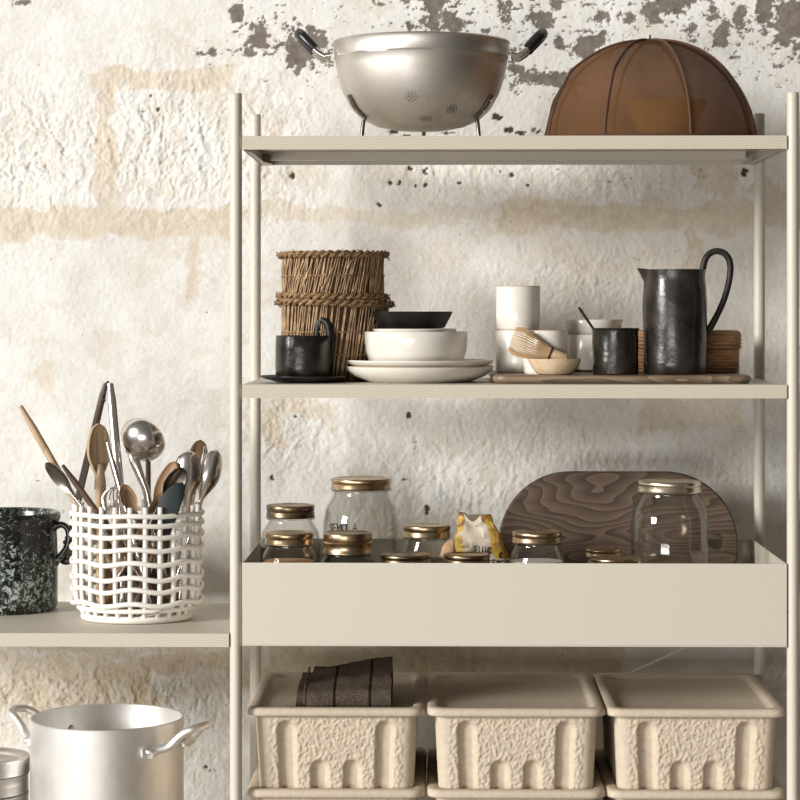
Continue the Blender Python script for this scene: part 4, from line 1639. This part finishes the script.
# ------------------------------------------------------------------ folded cloth
def cloth():
    Y = 3.60
    s = Y / F
    x0, x1 = X(308, Y), X(391.5, Y)
    cx = (x0 + x1) / 2
    w = x1 - x0
    o = thing('folded_cloth', 'folded charcoal linen cloth with dark stripes on the left bin lid', 'cloth', (cx, Y, ZLID + .0005))
    D = .15

    def sec(hf, hb, shift, k=1.0):
        """one folded pad: rounded front, flat base, top rising to the back"""
        pts = []
        fr = hf / 2
        for i in range(9):
            a = -PI / 2 - PI * i / 8
            pts.append((-D / 2 + fr + fr * math.cos(a), fr + fr * math.sin(a) * -1 * -1))
        pts = []
        for i in range(9):
            a = PI * 1.5 - PI * i / 8
            pts.append((-D / 2 + fr + fr * 1.0 * math.cos(a), fr + fr * math.sin(a)))
        for i in range(1, 9):
            t = i / 8
            pts.append((-D / 2 + fr + (D - fr * 2) * t, hf + (hb - hf) * t ** .8 + .003 * math.sin(t * 7)))
        pts.append((D / 2, hb * .8))
        pts.append((D / 2 + .002, hb * .3))
        for i in range(6):
            pts.append((D / 2 - (D - fr) * i / 5 * .98, 0))
        return pts
    rows = []
    n = 40
    for i in range(n + 1):
        t = i / n
        x = -w / 2 + w * t
        hf = .030 + .004 * t
        hb = .043 + .018 * t
        ring = []
        for (y, z) in sec(hf, hb, 0):
            nz = mnoise.noise(Vector((x * 28, y * 40, z * 40)))
            n2 = mnoise.noise(Vector((x * 90, y * 60 + 4, z * 90)))
            k = min(1, z / .008)
            xx = x + (.003 * nz if t in (0, 1) else 0) + (.006 * (z / .05) if t < .05 else 0)
            ring.append((xx, y + .0035 * nz * k, max(0, z + (.0035 * nz + .0012 * n2) * k)))
        rows.append(ring)
    b = B()
    b.loft(rows, True, True, True)
    pad = part('folded_layers', b, MT['towel'], o, angle=50)
    # edges of the fold showing as rolled hems on the left
    b = B()
    pr = sec(.030, .043, 0)[3:17]
    b.tube([(-w / 2 - .001, y, z + .0004) for y, z in pr], .0016, 6)
    part('hem', b, MT['towel'], pad)
    # second layer sticking out on the left
    b = B()
    rows = []
    for i in range(9):
        t = i / 8
        x = -w / 2 - .017 + .03 * t
        ring = []
        for (y, z) in sec(.026, .034, 0):
            nz = mnoise.noise(Vector((x * 60 + 9, y * 40, z * 60)))
            ring.append((x + .004 * (z / .03) - .003 * nz, y * .88 + .012, max(0, z * (1.02 + .0 * t) + .002 * nz * min(1, z / .008))))
        rows.append(ring)
    b.loft(rows, True, True, True)
    part('inner_fold', b, MT['towel'], o, angle=50)


cloth()


# ------------------------------------------------------------------ left shelf: crock and white basket
def crock():
    Y = 3.775
    s = Y / F
    o = thing('crock', 'speckled black glazed crock with side handle at the left edge', 'crock', (X(4, Y), Y, ZS))
    zz = lambda py: Zp(py, Y, 4) - ZS
    R = 53.5 * s
    h = zz(511.5)
    prof = [(0, .003), (R * .9, .003), (R * .94, 0), (R * .985, .004), (R, .012), (R, h * .5), (R * .985, h * .80), (R * .99, h * .86), (R * 1.03, h * .90), (R * 1.055, h * .94), (R * 1.05, h * .98), (R * 1.01, h), (R * .95, h * .992),
            (R * .92, h * .96), (R * .92, h * .5), (R * .9, .008), (0, .008)]
    turned(prof, MT['crock'], 'pot', o, n=72)
    b = B()
    P = lambda px, py: Vector((PX(px - 4, Y), -.012, zz(py)))
    b.tube([P(53, 529), P(58, 525), P(64, 524), P(69, 528), P(70.5, 536), P(69, 545), P(64.5, 552), P(59.5, 558), P(56, 563), P(53.5, 567)], [.0065, .006, .0052, .005, .005, .005, .0052, .006, .007, .006], 12, sm=4)
    part('handle', b, MT['crock'], o, angle=80)


crock()


YK = 3.66


def white_basket():
    Y = YK
    s = Y / F
    cx = X(137, Y)
    o = thing('ceramic_basket', 'white ceramic lattice basket of wavy rings holding kitchen utensils', 'utensil holder', (cx, Y, ZS))
    zz = lambda py: Zp(py, Y - .085, 137) - ZS
    H = zz(508)
    RX, RY = 64.5 * s, 0.085

    def rad(t):
        """width factor over the height"""
        return 0.84 + .145 * sst1(0, .18, t) + .015 * t

    n = 120
    levels = [604, 590, 578, 563, 549, 536, 524.5, 515]
    b = B()
    for k in range(26):
        a = 2 * PI * (k + .5) / 26
        pts, rs = [], []
        for j in range(15):
            t = j / 14
            q = rad(t) * .965
            pts.append((RX * q * math.cos(a), RY * q * math.sin(a), .006 + (H - .006) * t))
        b.tube(pts, .0040, 10)
    part('uprights', b, MT['porcelain'], o, angle=60)
    for i, py in enumerate(levels):
        zc = zz(py) + .0
        t = zc / H
        amp = .0005 + .0027 * max(0, 1 - abs(t - .36) / .62)
        pts = []
        for k in range(n):
            a = 2 * PI * k / n
            q = rad(t) * 1.015
            wv = amp * math.cos(7 * (a + PI / 2 - .03))
            pts.append((RX * q * math.cos(a), RY * q * math.sin(a), zc - .003 + wv))
        b = B()
        b.tube(pts, .0040, 10, closed=True)
        part('ring', b, MT['porcelain'], o, angle=60)
    b = B()
    pts = [(RX * .815 * math.cos(2 * PI * k / n), RY * .815 * math.sin(2 * PI * k / n), .0062) for k in range(n)]
    b.tube(pts, .0060, 12, closed=True)
    b.lathe([(0, .001), (.78, .001), (.78, .008), (0, .008)], 64, sx=RX, sy=RY)
    part('base', b, MT['porcelain'], o, angle=60)
    b = B()
    pts = [(RX * .90 * math.cos(2 * PI * k / n), RY * .90 * math.sin(2 * PI * k / n), zz(612.5)) for k in range(n)]
    b.tube(pts, .0040, 10, closed=True)
    part('ring', b, MT['porcelain'], o, angle=60)
    return cx


CXK = white_basket()
ZK = ZS + .009        # inside floor of the basket


# ------------------------------------------------------------------ utensils
def frame(o, p0, p1, face=(0, -1, 0)):
    """stand an empty at p0 with local +z to p1 and local -y towards 'face'"""
    z = (p1 - p0).normalized()
    f = Vector(face)
    y = -(f - z * f.dot(z)).normalized()
    x = y.cross(z)
    m = Matrix((x, y, z)).transposed().to_4x4()
    m.translation = p0
    o.matrix_world = m
    return (p1 - p0).length


def spoon_head(b, z0, L, W, depth, th=.0018, wn=.004, pw=1.0, sgn=1, n=20, m=10):
    rings = []
    for i in range(n + 1):
        t = i / n
        tm = .58
        full = math.sqrt(max(0, 1 - ((t - tm) / (1 - tm)) ** 2)) if t > tm else .5 - .5 * math.cos(PI * (t / tm) ** pw)
        w = max(wn * (1 - t) if t < .6 else 0, W / 2 * full)
        w = max(w, .0009)
        d = depth * full
        inn = [(w * u, sgn * d * (1 - u * u), z0 + L * t) for u in [-1 + 2 * k / m for k in range(m + 1)]]
        out = [(x, y + sgn * th, z) for x, y, z in inn]
        rings.append(inn + out[::-1])
    b.loft(rings, True, True, True)


def utensil(name, label, cat, tip, entry, Yt, Ye, length=None, face=(0, -1, 0), bottom_z=None):
    """tip and rim-crossing points fix the line; it runs on down to the basket floor"""
    a = at(tip[0], tip[1], Yt)
    e = at(entry[0], entry[1], Ye)
    d = e - a
    zb = ZK + .004 if bottom_z is None else bottom_z
    k = (zb - a.z) / d.z
    p0 = a + d * k
    # stay within the basket's foot
    q = ((p0.x - CXK) / .073) ** 2 + ((p0.y - YK) / .058) ** 2
    if q > 1 and bottom_z is None:
        f = 1 / math.sqrt(q)
        p0 = Vector((CXK + (p0.x - CXK) * f, YK + (p0.y - YK) * f, zb))
    o = thing(name, label, cat, p0, group='kitchen utensils in the white basket')
    L = frame(o, p0, a, face)
    return o, L


def handle_tube(o, L0, L1, r, mat, name='handle', flat=1.0, bend=0.0, taper=None):
    b = B()
    pts, rs = [], []
    for k in range(9):
        t = k / 8
        pts.append((bend * math.sin(PI * t), 0, L0 + (L1 - L0) * t))
        rr = r if taper is None else r + (taper - r) * t
        if L0 < .02:
            rr *= 1 + 1.1 * max(0, 1 - t / .55)
        rs.append(rr * (.55 if k in (0, 8) else 1.0))
    b.tube(pts, rs, 10, flat=flat, up=(0, 1, 0))
    return part(name, b, MT[mat], o, angle=60)


def utensils():
    # pale wooden handle, far left
    o, L = utensil('wooden_spoon', 'pale wooden utensil handle leaning far out to the left of the basket', 'spoon', (20.5, 406), (78, 506), 3.69, 3.665)
    handle_tube(o, .03, L, .0058, 'woodlight', taper=.0062)
    b = B(); spoon_head(b, -.0, .06, .040, .006, .003, pw=.9); part('head', b, MT['woodlight'], o)
    # steel spoon seen edge-on at left
    o, L = utensil('serving_spoon', 'dark steel spoon head seen edge-on at the left of the basket', 'spoon', (45.5, 463), (80, 504), 3.63, 3.635, face=(-.85, -.5, .1))
    handle_tube(o, 0, L - .05, .0032, 'steel')
    b = B(); spoon_head(b, L - .078, .078, .040, .010, .0015); part('head', b, MT['darksteel'], o)
    # dark wooden handle
    o, L = utensil('wooden_spatula', 'dark brown wooden handle crossing the left rim of the basket', 'spatula', (62.5, 465), (95, 506), 3.615, 3.615)
    handle_tube(o, .04, L, .0050, 'wooddark', flat=.8)
    b = B(); spoon_head(b, 0, .055, .036, .002, .004); part('head', b, MT['wooddark'], o)
    # tongs straddling the back rim
    Yg = 3.752
    piv = at(107.5, 383.5, 3.74)
    o = thing('tongs', 'long steel kitchen tongs, one dark arm outside the basket and one inside', 'tongs', piv, group='kitchen utensils in the white basket')
    W = lambda px, py, Y: at(px, py, Y) - piv
    b = B()
    p = [W(105.8, 383.5, 3.742), W(102.5, 396, 3.748), W(94, 432, 3.765), W(82.5, 480, 3.80), W(76, 510, 3.815), W(71, 535, 3.825)]
    b.tube(p, [.004, .0058, .0064, .0064, .0062, .006], 10, flat=.6, up=(0, 1, 0))
    arm = part('arm', b, MT['darksteel'], o)  # shadow side of the tongs put into the colour, darker than the other arm
    b = B()
    for k in range(7):
        t = k / 6
        c = W(71 - 5 * t, 533 + 28 * t, 3.825)
        b.ball(c, .0125 if k % 2 == 0 else .0105, 10, (.9 if k else .6, .4, .55))
    part('scalloped_grip', b, MT['darksteel'], arm)
    b = B()
    p = [W(110.3, 383.5, 3.738), W(112, 400, 3.733), W(115, 436, 3.715), W(119, 478, 3.695), W(122, 510, 3.685), W(129, 570, 3.675)]
    b.tube(p, [.005, .0072, .0076, .0078, .0072, .0068], 10, flat=.6, up=(0, 1, 0))
    part('arm', b, MT['steel'], o)
    b = B()
    b.tube([W(105.5, 386, 3.74), W(107.5, 382.5, 3.74), W(110.5, 386, 3.74)], .0034, 10)
    b.ball(W(103.4, 400, 3.742), .0042, 10)
    part('hinge', b, MT['blackgrip'], o)
    # pale flat wooden spoon, centre left
    o, L = utensil('wooden_spoon', 'broad pale wooden spoon with rounded top, in front of the dark tongs arm', 'spoon', (99.5, 423.5), (101, 508), 3.66, 3.655, face=(.75, -.65, 0))
    b = B(); spoon_head(b, L - .105, .105, .046, .009, .0055, wn=.009); part('head', b, MT['woodlight'], o, angle=55)
    handle_tube(o, 0, L - .065, .0062, 'woodlight', taper=.0105, flat=.75)
    # thin steel handle crossing
    o, L = utensil('steel_skimmer', 'thin steel handle slanting down right across the pale wooden spoon', 'skimmer', (107, 442), (128, 510), 3.612, 3.602)
    handle_tube(o, .02, L, .0036, 'steel', taper=.0052, flat=.6)
    b = B(); b.lathe([(0, 0), (.018, .0005), (.026, .004), (.0265, .005), (.018, .0018), (0, .0014)], 24); part('head', b, MT['steel'], o)
    # balloon whisk
    o, L = utensil('balloon_whisk', 'steel wire balloon whisk, its loops just above the rim', 'whisk', (115, 487), (116.5, 508), 3.63, 3.63)
    b = B()
    for k in range(5):
        a = PI * k / 5
        pts = []
        for i in range(17):
            t = -1 + 2 * i / 16
            r = .021 * math.sin(PI * abs(t) ** 1.0 * .93) if abs(t) < 1 else .004
            rr = .0225 * math.copysign(math.sin(PI * min(1, abs(t) * 1.08) / 1.0 * .92), t)
            zz_ = L - .062 * abs(t) ** 1.6
            pts.append((rr * math.cos(a), rr * math.sin(a), zz_))
        b.tube(pts, .0011, 6)
    part('wire_loops', b, MT['steel'], o)
    handle_tube(o, 0, L - .055, .005, 'steel')
    # ladle
    Yl = 3.675
    cen = at(141.5, 441, Yl)
    neck = at(134.5, 461, Yl)
    foot = at(170, 604, 3.67)
    o = thing('ladle', 'round polished steel ladle standing highest at the middle of the basket', 'ladle', foot, group='kitchen utensils in the white basket')
    b = B()
    Rl = .0385
    prof = [(Rl * math.sin(k / 14 * PI / 2 * 1.02), -Rl * .86 * math.cos(k / 14 * PI / 2)) for k in range(15)]
    prof2 = [(max(0, r - .0014), z + .0014) for r, z in prof]
    b.lathe([(0, prof[0][1])] + prof[1:] + prof2[:0:-1] + [(0, prof2[0][1])], 40)
    q = Vector((.36, .80, .48)).to_track_quat('Z', 'Y').to_matrix().to_4x4()
    off = cen - foot + Vector((.36, .80, .48)).normalized() * .008
    for v in b.bm.verts:
        v.co = (q @ v.co) + off
    part('bowl', b, MT['steel'], o, angle=60)
    b = B()
    nn = neck - foot
    b.tube([nn + Vector((-.004, .004, .012)), nn, at(140, 475, Yl) - foot, at(146, 490, Yl) - foot, Vector((0, 0, 0))], [.0092, .0085, .0068, .006, .0055], 12, flat=.6, up=(0, 1, 0))
    part('handle', b, MT['steel'], o)
    # dark wood handle behind the ladle
    o, L = utensil('wooden_spoon', 'dark wooden handle rising just behind the ladle neck', 'spoon', (148, 448), (148.5, 505), 3.725, 3.71)
    handle_tube(o, .05, L, .0042, 'wooddark')
    b = B(); spoon_head(b, 0, .055, .034, .004, .003); part('head', b, MT['wooddark'], o)
    # low olive wood spoon, leaf shaped
    o, L = utensil('wooden_spoon', 'low brown leaf-shaped wooden spoon right of the whisk loops', 'spoon', (123, 484.5), (147, 510), 3.60, 3.60, face=(.2, -.9, .35))
    b = B(); spoon_head(b, L - .062, .062, .025, .005, .003, wn=.005); part('head', b, MT['woodmid'], o)
    handle_tube(o, 0, L - .05, .0044, 'woodmid')
    # tall tilted wooden spoon
    o, L = utensil('wooden_spoon', 'reddish brown wooden spoon leaning right with pointed tip, beside the black spoon', 'spoon', (175, 461.5), (148, 508), 3.64, 3.63, face=(-.45, -.85, .2))
    b = B(); spoon_head(b, L - .088, .088, .030, .008, .003, wn=.006, pw=.85); part('head', b, MT['woodmid'], o)
    handle_tube(o, 0, L - .07, .0046, 'woodmid', taper=.006)
    # dark spoon with bright rim
    o, L = utensil('serving_spoon', 'dark steel spoon with a bright rim, hollow turned to the green spatula', 'spoon', (183.5, 468), (157, 508), 3.615, 3.615, face=(.55, -.8, .1))
    b = B(); spoon_head(b, L - .072, .072, .033, .010, .0016, wn=.004); part('head', b, MT['darksteel'], o)
    handle_tube(o, 0, L - .062, .0034, 'darksteel')
    # green spatula
    o, L = utensil('silicone_spatula', 'dark green silicone spatula blade above the front rim', 'spatula', (178, 481), (168, 510), 3.592, 3.592, face=(.1, -1, 0))
    b = B()
    out = []
    for k in range(25):
        t = k / 24
        out.append((-.0185 + .004 * t, L - .075 + .0 * t) if k == 0 else None)
    out = [(-.017, L - .08), (-.0185, L - .045), (-.016, L - .028), (-.009, L - .012), (.0, L - .003), (.008, L), (.013, L - .004), (.0165, L - .018), (.017, L - .045), (.015, L - .08), (.006, L - .088), (-.008, L - .088)]
    b.prism(out, -.003, .003, .0015)
    part('blade', b, MT['green'], o, angle=50)
    handle_tube(o, 0, L - .08, .0042, 'wooddark')
    # bright spoon, middle right
    o, L = utensil('serving_spoon', 'large shiny steel spoon with an upright oval bowl right of the green spatula', 'spoon', (189, 450), (186, 512), 3.655, 3.65, face=(.1, -1, .05))
    b = B(); spoon_head(b, L - .098, .098, .047, -.012, -.0016, wn=.004); part('bowl', b, MT['steel'], o, angle=70)
    handle_tube(o, 0, L - .092, .0034, 'steel')
    # bright spoon far right
    o, L = utensil('serving_spoon', 'shiny steel spoon leaning furthest right out of the basket', 'spoon', (216, 449.5), (199, 506), 3.67, 3.665, face=(.35, -1, .0))
    b = B(); spoon_head(b, L - .098, .098, .038, -.010, -.0016, wn=.004); part('bowl', b, MT['steel'], o, angle=70)
    handle_tube(o, 0, L - .092, .0034, 'steel')
    # wooden spoon behind
    o, L = utensil('wooden_spoon', 'brown round-topped wooden spoon behind the two shiny spoons', 'spoon', (201, 440), (190, 506), 3.715, 3.695, face=(-.2, -1, 0))
    b = B(); spoon_head(b, L - .075, .075, .032, -.006, -.003, wn=.004); part('head', b, MT['woodmid'], o, angle=70)
    handle_tube(o, 0, L - .068, .004, 'woodmid')
    # dark wooden sticks that stay below the rim
    for lab, tip, ent, Yt in (('dark wooden stick low inside the white basket, seen through the lattice left of centre', (104, 516), (112, 600), 3.69),
                              ('dark wooden stick low inside the white basket, seen through the lattice at its centre', (140, 517), (133, 600), 3.70),
                              ('dark wooden stick low inside the white basket, seen through the lattice right of centre', (168, 516), (158, 600), 3.695)):
        o, L = utensil('wooden_stick', lab, 'utensil', tip, ent, Yt, Yt - .01)
        handle_tube(o, .045, L, .008, 'wooddark', flat=.5)
        b = B(); spoon_head(b, 0, .075, .036, .004, .003); part('head', b, MT['wooddark'], o)
    # short steel handle end between them
    o, L = utensil('steel_skimmer', 'square steel handle end between the two shiny spoons', 'skimmer', (205.5, 446), (192, 506), 3.69, 3.68)
    b = B(); b.tube([(0, 0, .01), (0, 0, L - .02), (0, 0, L - .002), (0, 0, L)], [.003, .0036, .0046, .003], 8, flat=.6); part('handle', b, MT['steel'], o)
    b = B(); b.ball((0, 0, .008), .012, 12, (1, .3, .7)); part('head', b, MT['steel'], o)


utensils()


# ------------------------------------------------------------------ lower left: stockpot and tins
def stockpot():
    Y = 3.66
    s = Y / F
    cx = X(107.3, Y)
    o = thing('stockpot', 'tall open aluminium stockpot with two riveted loop handles at lower left', 'pot', (cx, Y, ZLOW))
    R = 76.3 * s
    h = Zp(717.5, Y) - ZLOW
    b = B()
    b.lathe([(0, .001), (R * .95, 0), (R * .985, .004), (R, .012), (R, h - .003), (R * 1.004, h - .001), (R * .995, h), (R * .972, h - .001), (R * .97, .012), (R * .93, .005), (0, .004)], 96)
    pot = part('body', b, MT['potalu'], o, angle=50)
    for rot in (math.radians(-25), math.radians(-25) + PI):
        ca, sa = math.cos(rot), math.sin(rot)
        W = lambda r, y, z: Vector((r * ca - y * sa, r * sa + y * ca, z))
        zc = h - .034
        wd = .047
        b = B()
        pts = [W(R * .955, -wd - .012, zc - .008), W(R * .93 + .004, -wd, zc - .004), W(R + .014, -wd * .72, zc + .002), W(R + .026, -wd * .62, zc + .014), W(R + .038, -wd * .56, zc + .024), W(R + .050, -wd * .42, zc + .030), W(R + .056, -wd * .12, zc + .032),
               W(R + .056, wd * .12, zc + .032), W(R + .050, wd * .42, zc + .030), W(R + .038, wd * .56, zc + .024), W(R + .026, wd * .62, zc + .014), W(R + .014, wd * .72, zc + .002), W(R * .93 + .004, wd, zc - .004), W(R * .955, wd + .012, zc - .008)]
        b.tube(pts, [.0068, .0072, .0070, .0066, .0064, .0064, .0064, .0064, .0064, .0064, .0066, .0070, .0072, .0068], 14, sm=4)
        hd = part('handle', b, MT['potalu'], o, angle=80)
        for sg in (-1, 1):
            b = B()
            a = math.asin(min(.99, sg * (wd + .004) / R))
            n = W(math.cos(a), math.sin(a), 0)
            ctr = n * (R + .002) + Vector((0, 0, zc - .006))
            t = Vector((-n.y, n.x, 0))
            b.tube([ctr - t * .015, ctr - t * .012, ctr, ctr + t * .012, ctr + t * .015], [.006, .0085, .0092, .0085, .006], 12, flat=.4, up=n)
            part('mounting_plate', b, MT['potalu'], hd)
        for sg in (-1, 1):
            b = B()
            a = math.asin(min(.99, sg * (wd + .008) / R))
            n = W(math.cos(a), math.sin(a), 0)
            b.tube([n * (R * .968 - .004) + Vector((0, 0, zc - .002)), n * (R * .968) + Vector((0, 0, zc - .002)), n * (R + .007) + Vector((0, 0, zc - .005)), n * (R + .0105) + Vector((0, 0, zc - .006))], [.003, .0058, .0045, .0022], 12)
            part('rivet', b, MT['tinalu'], hd)


stockpot()


def tins():
    Y = 3.66
    s = Y / F
    cx = X(-16, Y)
    R = 45.5 * s
    hs = [Zp(879, YL)]
    zt = Zp(755.5, Y, 100) - ZLOW
    hts = [0.0, .030, .062, .094, .128, zt]
    hts = [zt - .032 - .040 * k for k in range(4, -1, -1)]
    lo = 0.0
    seq = []
    z = 0.0
    tot = zt
    n = 5
    top_h = .027
    each = (tot - top_h) / (n - 1)
    for i in range(n):
        hh = each if i < n - 1 else top_h
        seq.append((z, hh))
        z += hh
    labs = ['dull aluminium tin at the bottom of the stack left of the stockpot', 'dull aluminium tin second from the bottom in the stack', 'dull aluminium tin in the middle of the stack left of the stockpot',
            'dull aluminium tin right under the topmost lidded tin', 'dull aluminium tin lid with sunken top, topmost of the stack left of the stockpot']
    for i, (z0, hh) in enumerate(seq):
        o = thing('round_tin' if i < n - 1 else 'tin_lid', labs[i], 'tin', (cx, Y, ZLOW + z0), group='stacked aluminium tins')
        last = i == n - 1
        r = R * (1.0 if last else .985)
        b = B()
        if last:
            b.lathe([(r * .95, .0), (r, .0008), (r * 1.008, .0016), (r, .003), (r, hh - .004), (r * .985, hh - .001), (r * .95, hh), (r * .86, hh - .001), (r * .80, hh - .005), (r * .77, hh - .0085), (r * .4, hh - .009), (0, hh - .009)], 72)
            part('lid', b, MT['tinalu'], o, angle=50)
        else:
            b.lathe([(0, .0006), (r * .96, .0006), (r * .985, .002), (r * .985, hh * .45), (r * .99, hh * .5), (r * .985, hh * .55), (r * .985, hh - .0035), (r, hh - .0025), (r, hh - .001), (r * .97, hh - .0003), (r * .95, hh - .002), (r * .95, .003), (0, .003)], 72)
            part('body', b, MT['tinalu'], o, angle=50)


tins()

# ------------------------------------------------------------------ camera and light
cam_d = bpy.data.cameras.new('camera')
cam = bpy.data.objects.new('camera', cam_d)
C.objects.link(cam)
cam.location = (0, 0, CZ)
cam.rotation_euler = (PI / 2, 0, PSI)
cam_d.sensor_width = 36
cam_d.lens = F / 800 * 36
cam_d.shift_y = -(400 - HOR) / 800
cam_d.clip_start = 0.1
sc.camera = cam


def area(name, loc, target, sx, sy, power, col):
    d = bpy.data.lights.new(name, 'AREA')
    d.shape = 'RECTANGLE'
    d.size, d.size_y = sx, sy
    d.energy = power
    d.color = col
    o = bpy.data.objects.new(name, d)
    C.objects.link(o)
    o.location = loc
    o.rotation_euler = (Vector(target) - Vector(loc)).to_track_quat('-Z', 'Y').to_euler()
    return o


area('window_daylight', (-12.0, -4.9, 4.9), (0.05, 3.7, 1.55), 4.0, 4.0, 3050, (1.0, 0.985, 0.96))
area('low_fill_light', (-2.6, -5.0, 0.6), (0.05, 3.8, 1.35), 4.0, 1.2, 235, (1.0, 0.985, 0.96))  # added low fill standing for floor bounce, not a real window
w = bpy.data.worlds.new('world')
sc.world = w
w.use_nodes = True
nt = w.node_tree
bg = nt.nodes['Background']
tc = nt.nodes.new('ShaderNodeTexCoord')
dotp = nt.nodes.new('ShaderNodeVectorMath')
dotp.operation = 'DOT_PRODUCT'
dotp.inputs[1].default_value = Vector((-0.62, -0.70, 0.35)).normalized()
nt.links.new(tc.outputs['Generated'], dotp.inputs[0])
# dim warm room around, brighter on the window side
ma = nt.nodes.new('ShaderNodeMapRange')
ma.inputs['From Min'].default_value = -1.0
ma.inputs['From Max'].default_value = 1.0
nt.links.new(dotp.outputs['Value'], ma.inputs['Value'])
cr = nt.nodes.new('ShaderNodeValToRGB')
e = cr.color_ramp.elements
e[0].position, e[0].color = 0.35, (0.020, 0.016, 0.012, 1)
e[1].position, e[1].color = 0.95, (0.20, 0.187, 0.17, 1)
nt.links.new(ma.outputs['Result'], cr.inputs['Fac'])
nt.links.new(cr.outputs['Color'], bg.inputs['Color'])
bg.inputs['Strength'].default_value = 1.0

sc.view_settings.view_transform = 'Standard'
sc.view_settings.look = 'None'
sc.view_settings.gamma = 1
sc.view_settings.use_curve_mapping = False
sc.view_settings.exposure = 0.02
